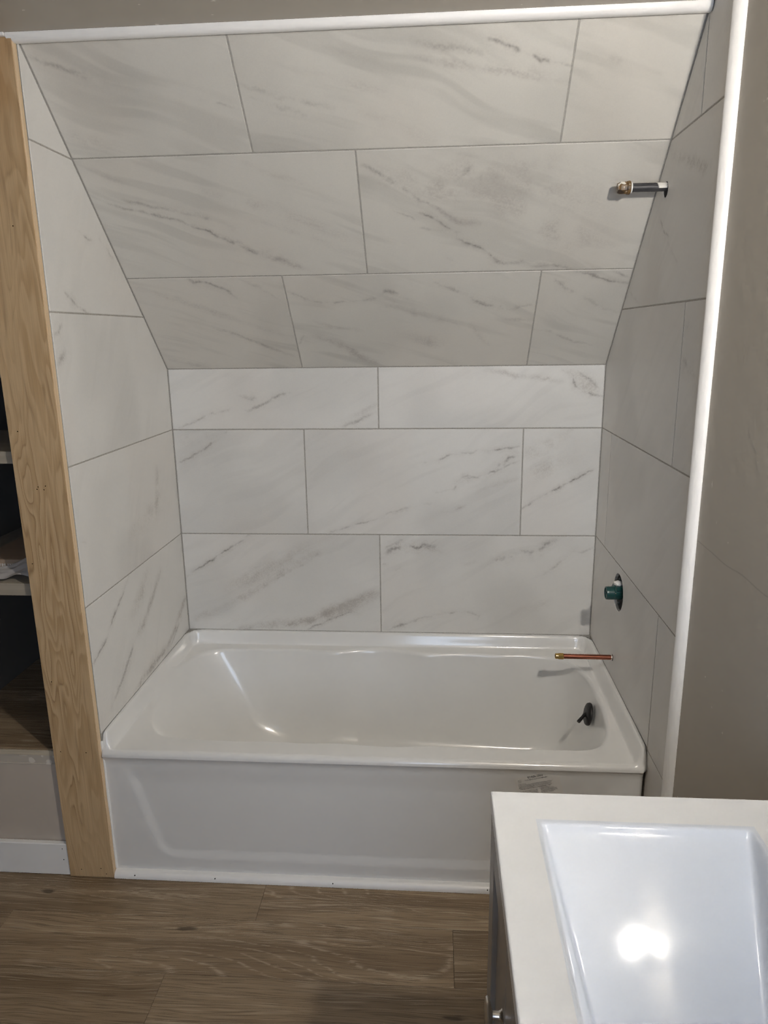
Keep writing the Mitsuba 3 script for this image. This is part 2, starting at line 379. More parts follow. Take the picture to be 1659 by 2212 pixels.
def marble(p, n, uv):
    """Printed marble; uv = position on the wall + 10 times the tile's number (u) and a shift (v)."""
    row = mi.UInt32(dr.clip(dr.floor(uv.x * 0.1), 0, TABLE['count'] - 1))

    def get(name, i, k, width):
        return dr.gather(mi.Float, TABLE[name], i * width + k)
    code, ca, sa, stk = (get('tiles', row, k, 9) for k in range(4))
    tint = mi.Color3f(*(get('tiles', row, k, 9) for k in (4, 5, 6)))
    first, num = (mi.UInt32(get('tiles', row, k, 9)) for k in (7, 8))
    u, v = uv.x - 10 * mi.Float(row) + 1.9 * code, uv.y
    su, sv = u * ca + v * sa, v * ca - u * sa
    bend = n2(u * 6, v * 6, 13) - 0.5
    streak = f2(su * 3.5, (sv + 0.05 * bend) * 34, 7, 3) * (0.72 + 0.5 * n2(u * 7, v * 7, 17))
    cloud = f2(u * 4.5, v * 4.5, 8, 2)
    warm = smoothstep(0.45, 0.8, n2(u * 4 + 50, v * 4, 9))
    speck = n2(u * 480, v * 480, 1)
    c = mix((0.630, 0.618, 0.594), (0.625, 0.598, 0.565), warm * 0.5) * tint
    c = c * (1.0 - stk * smoothstep(0.48, 0.80, streak) - 0.09 * smoothstep(0.45, 0.8, cloud) + 0.03 * (speck - 0.5))
    a = dr.select(code > 1.5, p.y, p.x)
    b = dr.select(dr.abs(code - 1) < 0.5, dr.sqrt(dr.square(p.y) + dr.square(p.z - ZK)), p.z)
    qa = a + 0.018 * (f2(a * 9, b * 9, 31, 2) - 0.5) + 0.0085 * (f2(a * 60, b * 60, 41, 2) - 0.5)
    qb = b + 0.018 * (f2(a * 9 + 31, b * 9, 51, 2) - 0.5) + 0.0085 * (f2(a * 60 + 9, b * 60, 61, 2) - 0.5)
    rag = 0.10 + 1.35 * smoothstep(0.30, 0.68, f2(a * 30, b * 30, 71, 3))
    split = smoothstep(0.30, 0.62, f2((a * ca + b * sa) * 14, (b * ca - a * sa) * 130, 81, 2))
    grain = 0.55 + 0.9 * n2(a * 260, b * 260, 91)

    def body(i, thin, soft, wide):
        x0, y0, dx, dy, k0, k1, w, kind = (get('strokes', i, k, 8) for k in range(8))
        ex, ey = qa - x0, qb - y0
        t = dr.clip((ex * dx + ey * dy) / dr.maximum(dx * dx + dy * dy, 1e-9), 0, 1)
        d2 = (dr.square(ex - t * dx) + dr.square(ey - t * dy)) / (w * w)
        k = k0 + (k1 - k0) * t
        e = k * dr.exp(-d2)
        h = dr.maximum(1 - d2 * (1 / 40), 0)
        thin = dr.maximum(thin, dr.select(kind < 0.5, e, 0.0))
        soft = dr.maximum(soft, dr.select(kind < 0.5, 0.30 * k * h * h, dr.select(kind < 1.5, e, 0.0)))
        wide = dr.maximum(wide, dr.select(kind > 1.5, e, 0.0))
        return i + 1, thin, soft, wide
    end = first + num
    _, thin, soft, wide = dr.while_loop((first, mi.Float(0), mi.Float(0), mi.Float(0)), lambda i, *_: i < end, body)
    thin *= rag
    soft *= (0.72 + 0.32 * split) * (0.45 + 0.6 * rag)
    wide *= (0.15 + 1.15 * smoothstep(0.30, 0.72, f2(a * 20, b * 20, 101, 4))) * (0.85 + 0.3 * split)
    c = mix(c, mi.Color3f(0.43, 0.405, 0.375), dr.clip(wide * 1.5 * grain, 0, 0.8))
    c = mix(c, mi.Color3f(0.37, 0.345, 0.32), dr.clip(soft * 0.92 * grain, 0, 0.85))
    return mix(c, mi.Color3f(0.20, 0.185, 0.17), dr.clip(thin * 0.55 * grain, 0, 0.9))


mat('marble_tile', c=proc(marble), r=0.42, spec=0.35)
mat('grout', c=proc(lambda p, n, uv: mi.Color3f(0.33, 0.315, 0.288) * (0.85 + 0.3 * noise(p.x * 300, p.y * 300, p.z * 300))), r=0.9, spec=0.2)


def paint(p, n, uv):
    c = mi.Color3f(0.395, 0.362, 0.312) * (0.95 + 0.10 * fbm(p.y * 3, p.z * 2, p.x * 3, 3))
    # flecks of dried compound and rubbed patches on the fresh paint
    f = smoothstep(0.945, 0.96, noise(p.y * 45 + 3, p.z * 45, p.x * 45)) * smoothstep(0.5, 0.7, noise(p.y * 160, p.z * 90, 2.0))
    r = smoothstep(0.62, 0.78, fbm(p.y * 7 + 4, p.z * 3.5, p.x * 7, 2)) * 0.10
    seam = dr.exp(-dr.square((p.z - 1.087 - 0.006 * noise(p.y * 12)) / 0.0016)) * dr.select(p.x > 1.51, 1.0, 0.0) * 0.18
    return mix(mix(c * (1 - seam), mi.Color3f(0.48, 0.45, 0.40), r), mi.Color3f(0.62, 0.59, 0.54), f)


def paint_relief(p, n, uv):
    return 0.5 * noise(p.x * 180, p.y * 180, p.z * 180) + fbm(p.x * 22, p.y * 22, p.z * 22, 2)


mat('paint', c=proc(paint), r=0.55, spec=0.35, bump=(paint_relief, 0.0006, 8e-4))
mat('white_trim', c=(0.74, 0.73, 0.71), r=0.38)
mat('drywall', c=proc(lambda p, n, uv: mi.Color3f(0.44, 0.385, 0.33) * (0.93 + 0.14 * fbm(p.x * 9, p.z * 9, p.y * 9, 3))), r=0.7, spec=0.25)
mat('plaster_strip', c=proc(lambda p, n, uv: mix((0.40, 0.36, 0.31), (0.62, 0.58, 0.52), smoothstep(0.62, 0.7, noise(p.x * 60, p.z * 60, 3.0)) * 0.6)), r=0.8, spec=0.2)
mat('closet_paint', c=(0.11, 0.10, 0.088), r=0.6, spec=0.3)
mat('shelf_wood', c=proc(lambda p, n, uv: mix((0.26, 0.225, 0.175), (0.34, 0.30, 0.24), fbm(p.x * 5, p.y * 30, p.z * 120, 3))), r=0.6, spec=0.3)
mat('raw_wood', c=proc(lambda p, n, uv: mix((0.34, 0.29, 0.22), (0.52, 0.46, 0.36), fbm(p.x * 12, p.y * 60, p.z * 260, 3))), r=0.8, spec=0.2)

NAILS = [(-0.0522, 1.3405), (-0.1097, 0.858), (-0.0758, 0.7156), (-0.0558, 0.718), (-0.0791, 0.7095), (-0.0608, 0.7083), (-0.1189, 0.5091), (-0.1113, 0.1694),
         (-0.1124, -0.0462), (-0.0383, -0.0468), (-0.0981, -0.4349), (-0.0383, -0.4289), (-0.0236, -0.4475)]


def plywood(p, n, uv):
    """Rotary-cut softwood face: bands along contour lines of a field stretched upright."""
    wob = fbm(p.x * 18, p.z * 3.0, 5.0, 3)
    f = 3.0 * fbm(p.x * 9 + 1.2 * wob, p.z * 1.0 + 3, 1.0, 3) + 1.1 * fbm(p.x * 42, p.z * 4.5, 8.0, 2)
    k = f * 3.1
    k = k - dr.floor(k)
    patch = smoothstep(0.38, 0.62, fbm(p.x * 11, p.z * 2.2, 14.0, 3))
    band = smoothstep(0.05, 0.75, k) * (1 - smoothstep(0.80, 0.97, k))
    line = dr.exp(-dr.square((k - 0.82) / 0.07)) * smoothstep(0.45, 0.7, fbm(p.x * 36, p.z * 5, 4.0, 2))
    fine = fbm(p.x * 520, p.z * 12, 2.0, 2)
    wisp = smoothstep(0.60, 0.85, fbm(p.x * 90 + 6 * wob, p.z * 5.0, 9.0, 3))
    c = mix((0.470, 0.345, 0.215), (0.385, 0.265, 0.150), band * (0.30 + 0.7 * patch))
    c = mix(c, mi.Color3f(0.25, 0.160, 0.085), line * (0.2 + 0.45 * patch))
    c = mix(c, mi.Color3f(0.24, 0.155, 0.085), wisp * 0.45)
    c = c * (0.90 + 0.20 * fine) * mi.Color3f(1.01, 0.97, 0.90)
    c = mix(c, mi.Color3f(0.40, 0.21, 0.085), smoothstep(1.85, 2.2, p.z) * 0.5 * fbm(p.x * 20, p.z * 6, 6.0, 2))
    hole = mi.Float(0)
    for x, z in NAILS:
        hole = dr.maximum(hole, 1 - smoothstep(0.0011, 0.0019, dr.sqrt(dr.square(p.x - x) + dr.square(p.z - Z0 - z))))
    hole *= dr.select(p.y < BOARD_Y + 0.002, 1.0, 0.0)
    return mix(c, mi.Color3f(0.012, 0.009, 0.006), hole)


mat('plywood', c=proc(plywood), r=0.6, spec=0.25)
mat('plywood_edge', c=proc(lambda p, n, uv: mix((0.66, 0.51, 0.34), (0.55, 0.40, 0.25), fbm(p.y * 260, p.z * 7, 1.0, 2))), r=0.65, spec=0.25)


def oak(dark=1.0):
    def fn(p, n, uv):
        """Grey-brown oak print, grain along u (one plank per whole step of v)."""
        u, v = uv.x, uv.y
        row = dr.floor(v)
        r = cell_rand(row, 1.0)
        w = (v - row) * 0.178
        wob = fbm(u * 2.5 + 40 * r, w * 14, row, 3)
        ring = fbm(u * 0.75 + 20 * r, w * 7 + 0.5 * wob, row + 3, 2) * 30
        ring = ring - dr.floor(ring)
        fig = smoothstep(0.52, 0.68, fbm(u * 1.1 + 9 * r, w * 9, row + 11, 2))
        pore = smoothstep(0.46, 0.80, fbm(u * 16, w * 620 + 22 * wob, row, 2))
        light = smoothstep(0.55, 0.84, fbm(u * 11 + 4, w * 420 + 16 * wob, row + 5, 2))
        lpatch = smoothstep(0.35, 0.7, fbm(u * 2.2 + 11 * r, w * 16, row + 21, 3))
        big = fbm(u * 1.6 + 7 * r, w * 20 + wob, row + 8, 3)
        c = mix((0.150, 0.108, 0.070), (0.250, 0.192, 0.132), smoothstep(0.2, 0.8, big))
        c = c * (0.88 + 0.24 * r) * mi.Color3f(1.04, 1.0, 0.93)
        c = mix(c, mi.Color3f(0.085, 0.058, 0.036), pore * 0.55)
        c = mix(c, mi.Color3f(0.45, 0.375, 0.285), light * (0.12 + 0.32 * lpatch))
        c = mix(c, mi.Color3f(0.46, 0.385, 0.295), fig * 0.42 * dr.exp(-dr.square((ring - 0.5) / 0.09)) * smoothstep(0.3, 0.6, noise(u * 60, w * 500, row)))
        kn = voronoi(u * 1.5 + 5 * r, w * 4.6 + row * 2.3)
        kd = kn[0] + 0.05 * (fbm(u * 30, w * 90, row, 2) - 0.5)
        c = mix(c, mi.Color3f(0.05, 0.034, 0.021), (1 - smoothstep(0.008, 0.05, kd)) * 0.8 * dr.select(kn[2] > 0.45, 1.0, 0.0))
        return c * dark
    return fn


mat('oak_vinyl', c=proc(oak()), r=0.48, spec=0.32)
mat('tub_acrylic', c=(0.66, 0.653, 0.636), r=0.15, spec=0.5, clearcoat=0.6, clearcoat_gloss=0.95)
mat('caulk', c=(0.74, 0.735, 0.72), r=0.35)
mat('matte_black', c=(0.007, 0.0065, 0.0065), r=0.42, spec=0.3)
mat('label_paper', c=(0.66, 0.64, 0.61), r=0.6, spec=0.3)
mat('label_ink', c=(0.03, 0.03, 0.032), r=0.6, spec=0.2)
mat('label_grey_ink', c=(0.22, 0.215, 0.21), r=0.6, spec=0.2)
mat('sink_blue_lit', c=(0.63, 0.66, 0.71), r=0.085, spec=0.12, clearcoat=0.08, clearcoat_gloss=0.9)  # white sink with the blue window light put into its colour
mat('sink_top', c=(0.705, 0.71, 0.715), r=0.30, spec=0.5)
mat('cabinet_paint', c=(0.235, 0.215, 0.195), r=0.33, spec=0.5)
mat('nickel', c=(0.72, 0.68, 0.62), r=0.24, metallic=1.0)
mat('copper', c=proc(lambda p, n, uv: mix((0.44, 0.165, 0.105), (0.20, 0.070, 0.050), fbm(p.x * 60, p.y * 200, p.z * 200, 3))), r=0.24, metallic=1.0)
mat('brass', c=(0.55, 0.37, 0.13), r=0.18, metallic=1.0)
mat('old_brass', c=proc(lambda p, n, uv: mix(mix((0.13, 0.075, 0.026), (0.035, 0.022, 0.013), smoothstep(0.4, 0.65, fbm(p.x * 130, p.y * 130, p.z * 130, 3))),
                                            (0.66, 0.62, 0.56), smoothstep(0.62, 0.68, fbm(p.x * 75 + 3, p.y * 75, p.z * 75, 2)))), r=0.45, spec=0.5)
mat('black_pipe', c=proc(lambda p, n, uv: mix(mix((0.016, 0.016, 0.018), (0.055, 0.055, 0.06), fbm(p.x * 60, p.y * 300, p.z * 300, 3)),
                                             (0.68, 0.65, 0.60), dr.maximum(smoothstep(0.60, 0.64, fbm(p.x * 42 + 1.3, p.y * 60, p.z * 60 + 2, 2)) * smoothstep(1.455, 1.462, p.x),
                                                                            smoothstep(1.483, 1.487, p.x + 0.35 * (p.z - 1.888)) * smoothstep(1.8835, 1.8845, p.z)))), r=0.4, spec=0.5)
mat('white_tape', c=(0.78, 0.77, 0.75), r=0.5)
mat('green_plastic', c=(0.008, 0.050, 0.047), r=0.30)
mat('dark_cavity', c=(0.02, 0.021, 0.022), r=0.8, spec=0.2)
mat('grey_ring', c=proc(lambda p, n, uv: mix((0.05, 0.062, 0.06), (0.30, 0.31, 0.30), smoothstep(0.5, 0.7, fbm(p.y * 50, p.z * 50, 2.0, 3)))), r=0.6)
mat('plaster', c=(0.74, 0.72, 0.69), r=0.8, spec=0.2)
mat('carton', c=proc(lambda p, n, uv: mix((0.30, 0.225, 0.165), (0.24, 0.175, 0.125), fbm(p.x * 8, p.y * 40, p.z * 30, 2))), r=0.7, spec=0.2)
mat('carton_print', c=(0.50, 0.47, 0.43), r=0.7, spec=0.2)
mat('paper_white', c=(0.42, 0.395, 0.38), r=0.6, spec=0.25)
mat('cloth_grey', c=proc(lambda p, n, uv: mix((0.20, 0.19, 0.175), (0.42, 0.40, 0.37), fbm(p.x * 70, p.y * 70, p.z * 110, 3))), r=0.9, spec=0.1)
mat('room_paint', c=(0.28, 0.258, 0.224), r=0.7, spec=0.25)


# ------------------------------------------------------------------ the tiled shell
def slab(poly, O, U, V, N, thick=0.009, ch=0.0009, seed=(0, 0)):
    """A tile: polygon in metres of the wall's own (U, V), its face at N = 0, arrises eased, uv = position + a per-tile shift."""
    O, U, V, N = (np.asarray(q, float) for q in (O, U, V, N))
    poly = poly.buffer(0)
    inner = poly.buffer(-ch, join_style=2)
    if inner.is_empty or inner.geom_type != 'Polygon':
        inner = max(inner.geoms, key=lambda g: g.area) if hasattr(inner, 'geoms') and len(inner.geoms) else poly
    inner = Polygon(inner.exterior, inner.interiors)
    VV, FF, UV = [], [], []

    def add(xy, h):
        i = len(VV)
        for a, b in xy:
            VV.append(O + a * U + b * V + h * N)
            UV.append((a + seed[0], b + seed[1]))
        return i

    # face
    loops = [np.array(inner.exterior.coords)[:-1]] + [np.array(r.coords)[:-1] for r in inner.interiors]
    loops = [l if (k == 0) == (Polygon(l).exterior.is_ccw) else l[::-1] for k, l in enumerate(loops)]
    tri = np.array(m3.triangulate([np.ascontiguousarray(l) for l in loops]))
    base = add(np.vstack(loops), 0.0)
    FF += (tri + base).tolist()
    # eased edge and sides: the face loop pushed out by ch along its own edges
    for l in loops:
        n = len(l)
        e = np.roll(l, -1, 0) - l
        e /= np.maximum(np.linalg.norm(e, axis=1, keepdims=True), 1e-12)
        nrm = np.stack([e[:, 1], -e[:, 0]], 1)
        pn = np.roll(nrm, 1, 0)
        mid = nrm + pn
        d = np.maximum((mid * nrm).sum(1, keepdims=True), 0.4)
        out = l + ch * mid / d
        i0, i1, i2 = add(l, 0.0), add(out, -ch), add(out, -thick)
        for j in range(n):
            k = (j + 1) % n
            for p, q in ((i0, i1), (i1, i2)):
                FF += [[p + j, q + j, q + k], [p + j, q + k, p + k]]
    m = mesh_of(VV, FF)
    flip = np.cross(U, V) @ N < 0
    if flip:
        m = mesh_of(VV, np.array(FF)[:, ::-1])
    return m, np.array(UV)


def tiles(parent, region, rows, cols_of, O, U, V, N, bsdf, holes=()):
    k = 0
    for r, (b0, b1) in enumerate(zip(rows[:-1], rows[1:])):
        cols = cols_of(r)
        for a0, a1 in zip(cols[:-1], cols[1:]):
            cell = sbox(a0 + GW / 2, b0 + GW / 2, a1 - GW / 2, b1 - GW / 2).intersection(region)
            for h in holes:
                cell = cell.difference(h)
            if cell.is_empty or cell.area < 2e-4:
                continue
            if cell.geom_type != 'Polygon':
                cell = max(cell.geoms, key=lambda g: g.area)
            cell = cell.simplify(1e-5)
            m, uv = slab(cell, O, U, V, N, seed=(0, 0))
            num = tile_print(bsdf[5:], cell.bounds)
            uv = uv + [10.0 * num + 3.0, 5.3 * k + 2.1]
            put('tile', m, 'marble_tile', parent, uv=uv)
            k += 1


ST = 1.0446 + 0.016                          # slope length, to the cove
wb = struct('wall_back', 'marble-look tiled wall behind the white bathtub', 'wall')
wsl = struct('ceiling_slope', 'sloped attic ceiling covered in marble-look tile above the back wall', 'ceiling')
wl = struct('wall_left', 'marble-look tiled end wall beside the bare plywood board', 'wall')
wr = struct('wall_right', 'marble-look tiled end wall with pipe stubs beside the taupe painted wall', 'wall')
G2 = 0.0010                                  # grout lies this far behind the faces
g = GW / 2
put('grout', box(-0.03, W + 0.03, G2, 0.02, Z0 - 0.30, ZK + 0.004), 'grout', wb)
tiles(wb, sbox(0.0028, ZT + 0.0004, W - 0.0028, ZK - 0.0015), [ZT - 1, Z1, Z1 + PITCH, ZK + g],
      lambda r: ([-1, 0.736, 3], [-1, 0.4738, 1.2388, 3], [-1, 0.7385, 3])[r], (0, 0, 0), (1, 0, 0), (0, 0, 1), (0, -1, 0), 'tile_back')
# slope: U along x, V up the slope
SV = np.array([0, -CA, SA])
SN = np.array([0, -SA, -CA])
gp = [(-0.03, -0.01), (W + 0.03, -0.01), (W + 0.03, 1.13), (-0.03, 1.13)]
gv = [np.array([0, 0, ZK]) + a * np.array([1.0, 0, 0]) + b * SV - h * SN for h in (G2, 0.02) for a, b in gp]
put('grout', trimesh.convex.convex_hull(np.array(gv)), 'grout', wsl)
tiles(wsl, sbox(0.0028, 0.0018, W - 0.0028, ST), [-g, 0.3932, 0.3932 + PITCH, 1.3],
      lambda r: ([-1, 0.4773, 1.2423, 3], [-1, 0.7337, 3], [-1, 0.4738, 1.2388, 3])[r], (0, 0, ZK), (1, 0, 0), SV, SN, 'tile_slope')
# side walls: polygons in (y, z) under the slope
COT = CA / SA


def under_slope(y_front, z0, z1, gap=0.0028):
    return Polygon([(-2, -1), (-gap, -1), (-gap, ZK), (-2 * COT - gap, ZK + 2), (-3, ZK + 2)]).intersection(sbox(y_front, z0, 0, z1))


rows = [Z1 - 2 * PITCH, Z1 - PITCH, Z1, Z1 + PITCH, Z1 + 2 * PITCH, Z1 + 3 * PITCH, Z1 + 4 * PITCH]
tiles(wl, under_slope(YF, ZT + 0.0004, CEIL - 0.004), rows, lambda r: [-2, 3], (0, 0, 0), (0, 1, 0), (0, 0, 1), (1, 0, 0), 'tile_left')
put('grout', sweep(list(Polygon([(-2, -1), (0.01, -1), (0.01, ZK), (-2 * COT + 0.01, ZK + 2), (-3, ZK + 2)]).intersection(sbox(YF, Z0 - 0.1, 0.02, CEIL)).exterior.coords)[:-1], 0, -0.012, -G2, (1, 2)), 'grout', wl)

VALVE = (-0.343, 0.294 + Z0)
STUB = (-0.528, 1.4275 + Z0)
SPOUT = (-0.326, 0.0665 + Z0)
holes = [affinity.scale(Point(VALVE[0], VALVE[1]).buffer(0.0585, 12), 1.0, 1.0), affinity.scale(Point(STUB[0] + 0.003, STUB[1] - 0.006).buffer(0.0185, 10), 1.0, 1.0), Point(SPOUT[0], SPOUT[1] - 0.001).buffer(0.0105, 8)]
reg = under_slope(YR, 0.012, CEIL - 0.001).difference(sbox(-0.742, -1, 1, ZT + 0.0004))
tiles(wr, reg, rows, lambda r: ([-2, -0.1365, 3], [-2, -0.1365, 3], [-2, -0.738, 3], [-2, -0.9015, -0.1365, 3], [-2, -0.743, 3], [-2, 3], [-2, -0.743, 3])[r + 0] if False else
      [[-2, -0.1365, 3], [-2, -0.738, 3], [-2, -0.1365, 3], [-2, -0.743, 3], [-2, 3], [-2, -0.743, 3]][r],
      (W, 0, 0), (0, 1, 0), (0, 0, 1), (-1, 0, 0), 'tile_right', holes)
gr = Polygon([(YR, 0.0), (0.01, 0.0), (0.01, ZK), (-(CEIL - ZK) * COT + 0.01, CEIL), (YR, CEIL)])
for h in holes:
    gr = gr.difference(h)
cs = m3.CrossSection([list(map(tuple, np.array(gr.exterior.coords)[:-1]))] + [list(map(tuple, np.array(r.coords)[:-1]))[::1] for r in gr.interiors], m3.FillRule.EvenOdd)
ex = m3.Manifold.extrude(cs, 0.014).to_mesh()
gv = ex.vert_properties[:, [2, 0, 1]].astype(float) + [W + G2, 0, 0]
put('grout', trimesh.Trimesh(gv, np.array(ex.tri_verts), process=False), 'grout', wr)
put('painted_panel', box(WALL, WALL + 0.03, -3.6, YR + 0.0, 0, CEIL), 'paint', wr)
labels[wr + '__painted_panel'] = {'label': 'taupe painted part of the wall with flecks and a faint seam'}

TABLE.update(count=len(TILES), tiles=mi.Float(np.array(TILES, np.float32).ravel()), strokes=mi.Float(np.array(STROKES + [(9, 9, 1, 0, 0, 0, 1, 0)], np.float32).ravel()))

# ------------------------------------------------------------------ room: ceiling, floor, rest of the walls
LX, BY = -1.75, -3.5                         # left wall and wall behind the camera
cl = struct('ceiling', 'flat taupe painted ceiling above the tiled slope', 'ceiling')
put('panel', box(LX - 0.05, WALL + 0.03, BY - 0.05, -(CEIL - ZK) * COT + 0.01, CEIL, CEIL + 0.03), 'paint', cl)
fl = struct('floor', 'grey-brown oak vinyl plank floor', 'floor')
put('underlay', box(LX - 0.05, WALL + 0.03, BY - 0.05, 0.05, -0.03, -0.0035), 'dark_cavity', fl)
row_y = [-0.72, -0.8975] + [-0.8975 - 0.178 * (k + 1) + 0.002 for k in range(15)]
starts = [0.4535, 0.988, 0.2685]
PLANK = 1.22
for k, (y1, y0) in enumerate(zip(row_y[:-1], row_y[1:])):
    if y1 < BY:
        break
    s = starts[k] if k < 3 else rng.uniform(0, PLANK)
    xs = [s + PLANK * j for j in range(-3, 3)]
    for a, b in zip(xs[:-1], xs[1:]):
        a, b = max(a, LX), min(b, WALL)
        if b - a < 0.03:
            continue
        q = 0.0003
        m = box(a + q, b - q, max(y0, BY) + q, y1 - q, -0.0035, 0.0, 0.0007)
        rid = rng.integers(1, 400)
        uv = np.stack([m.vertices[:, 0] + rid * 1.7, rid + np.clip((m.vertices[:, 1] - y0) / 0.1785, 0.004, 0.996)], 1)
        put('plank', m, 'oak_vinyl', fl, uv=uv)

# wall with the closet, wing wall between closet and bath, left wall, wall with the window behind the camera
CX0, CX1 = -0.512, -0.134                    # closet
CY = -0.745
wf = struct('wall_front', 'wall round the linen closet left of the bath', 'wall')
put('panel', box(LX, CX0, CY, CY + 0.02, 0, CEIL), 'drywall', wf)
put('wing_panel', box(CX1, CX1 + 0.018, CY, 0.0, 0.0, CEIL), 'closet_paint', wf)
wsd = struct('wall_side', 'plain painted wall on the far left of the room', 'wall')
put('panel', box(LX - 0.05, LX, BY, CY + 0.02, 0, CEIL), 'room_paint', wsd)
wn = struct('wall_rear', 'painted wall with a tall window facing the bath', 'wall')
WX0, WX1, WZ0, WZ1 = 0.70, 1.43, 0.78, 2.02
for nm, b in (('panel', (LX, WX0, 0, CEIL)), ('panel', (WX1, WALL, 0, CEIL)), ('panel', (WX0, WX1, 0, WZ0)), ('panel', (WX0, WX1, WZ1, CEIL))):
    put(nm, box(b[0], b[1], BY - 0.06, BY, b[2], b[3]), 'room_paint', wn)
wd = struct('window_1', 'tall white framed window behind the viewer', 'window')
fw = 0.045
put('frame', cat(box(WX0, WX1, BY - 0.05, BY + 0.012, WZ0, WZ0 + fw), box(WX0, WX1, BY - 0.05, BY + 0.012, WZ1 - fw, WZ1), box(WX0, WX0 + fw, BY - 0.05, BY + 0.012, WZ0 + fw, WZ1 - fw),
                 box(WX1 - fw, WX1, BY - 0.05, BY + 0.012, WZ0 + fw, WZ1 - fw), box(WX0 + fw, WX1 - fw, BY - 0.035, BY - 0.01, (WZ0 + WZ1) / 2 - 0.016, (WZ0 + WZ1) / 2 + 0.016)), 'white_trim', wd)
for za, zb in ((WZ0 + fw, (WZ0 + WZ1) / 2 - 0.016), ((WZ0 + WZ1) / 2 + 0.016, WZ1 - fw)):
    x0, x1, yy = WX0 + fw, WX1 - fw, BY - 0.02
    pane = mesh_of([(x0, yy, za), (x1, yy, za), (x1, yy, zb), (x0, yy, zb)], [[0, 2, 1], [0, 3, 2]])   # frosted, lit by the sky outside; faces the room (+y)
    put('pane', pane, 'white_trim', wd, emitter={'type': 'area', 'radiance': {'type': 'rgb', 'value': WINDOW_POWER.tolist()}})

# ------------------------------------------------------------------ linen closet on the left
LAND = 0.407
ws = struct('wall_closet', 'dark inside of the linen closet', 'wall')
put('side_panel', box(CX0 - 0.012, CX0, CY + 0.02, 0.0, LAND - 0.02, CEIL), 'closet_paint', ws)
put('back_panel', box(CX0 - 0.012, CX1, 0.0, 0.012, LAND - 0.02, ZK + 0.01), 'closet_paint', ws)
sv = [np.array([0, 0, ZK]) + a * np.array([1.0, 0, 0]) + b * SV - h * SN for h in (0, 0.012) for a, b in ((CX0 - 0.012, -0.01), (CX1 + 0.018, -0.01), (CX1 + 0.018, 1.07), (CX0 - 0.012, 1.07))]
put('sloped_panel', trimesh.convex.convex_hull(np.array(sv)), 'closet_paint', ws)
ld = thing('closet_step', 'raised closet floor in grey-brown vinyl with a raw front edge', 'step')
n_ = 0
for ya, yb in ((CY + 0.004, -0.569), (-0.569, -0.391), (-0.391, -0.213), (-0.213, -0.002)):
    m = box(CX0 + 0.001, CX1 - 0.001, ya + 0.0003, yb - 0.0003, LAND - 0.005, LAND, 0.0007)
    uv = np.stack([m.vertices[:, 0] + 31.7 * (n_ + 1), 501 + n_ * 7 + np.clip((m.vertices[:, 1] - ya) / 0.1785, 0.004, 0.996)], 1)
    put('plank', m, 'oak_vinyl', ld, uv=uv)
    n_ += 1
put('subfloor', box(CX0 + 0.001, CX1 - 0.001, CY + 0.001, -0.002, LAND - 0.020, LAND - 0.0055), 'raw_wood', ld)
labels[ld + '__subfloor'] = {'label': 'raw splintery front edge of the subfloor'}
put('header_strip', box(CX0 + 0.001, CX1 - 0.001, CY + 0.003, CY + 0.02, LAND - 0.047, LAND - 0.0205), 'plaster_strip', ld)
kw = struct('wall_knee', 'low painted wall under the closet opening', 'wall')
put('panel', box(CX0, CX1, CY + 0.002, CY + 0.018, 0, LAND - 0.0475), 'drywall', kw)
lip = box(CX0, CX1, CY + 0.0, CY + 0.004, LAND - 0.0495, LAND - 0.0465, 0.0008)
put('lip', lip, 'plaster_strip', kw)
bs = struct('baseboard_left', 'white flat baseboard under the linen closet', 'baseboard')
put('board', box(LX, -0.1365, CY - 0.0165, CY - 0.0002, 0.0005, 0.106, 0.002), 'white_trim', bs)
put('nail_hole', cat(*[lathe([(0.0016, 0), (0.0016, 0.0004)], (x, CY - 0.0168, z + Z0), (0, -1, 0), 10) for x, z in ((-0.1505, -0.3578 - 0.012), (-0.1499, -0.4085 + 0.002))]), 'matte_black', bs)

# upright plywood board
pb = thing('plywood_board', 'bare plywood board standing upright between the closet and the bath', 'board')
BX0, BX1 = -0.1345, -0.0015
put('face', box(BX0, BX1, BOARD_Y, CY - 0.0175, 0.0006, CEIL - 0.008, 0.0008), 'plywood', pb)
put('edge_strip', cat(box(BX1 - 0.004, BX1 + 0.0006, CY - 0.0174, CY - 0.0012, 0.0006, CEIL - 0.008, 0.0006)), 'plywood_edge', pb)
put('core', box(BX0, BX1 - 0.004, CY - 0.0174, CY - 0.0012, 0.0006, CEIL - 0.008), 'plywood', pb)
labels[pb + '__edge_strip'] = {'label': 'paler planed edge of the board'}
ct = struct('trim_3', 'thin white strip at the ceiling above the plywood board', 'trim')
put('strip', box(LX, -0.014, -0.772, CY + 0.02, CEIL - 0.0075, CEIL - 0.0002, 0.001), 'white_trim', ct)


def quarter(c, r, a0, a1, n=9):
    return [(c[0] + r * math.cos(a), c[1] + r * math.sin(a)) for a in np.linspace(a0, a1, n)]


# white cove along the ceiling: profile in (y, z)
A_, B_ = (-0.7345, 1.7275 + Z0), (-0.7680, CEIL - 0.0003)
cov = [(-(CEIL - ZK) * COT, CEIL - 0.0003), B_] + [((1 - t) ** 2 * B_[0] + 2 * t * (1 - t) * -0.7655 + t * t * A_[0], (1 - t) ** 2 * B_[1] + 2 * t * (1 - t) * (1.7115 + Z0) + t * t * A_[1]) for t in np.linspace(0.08, 1, 12)]
tc = struct('trim_1', 'white quarter-round trim between the sloped tile and the ceiling', 'trim')
put('moulding', sweep(cov, 0, -0.013, W - 0.002, (1, 2)), 'white_trim', tc, smooth=35)
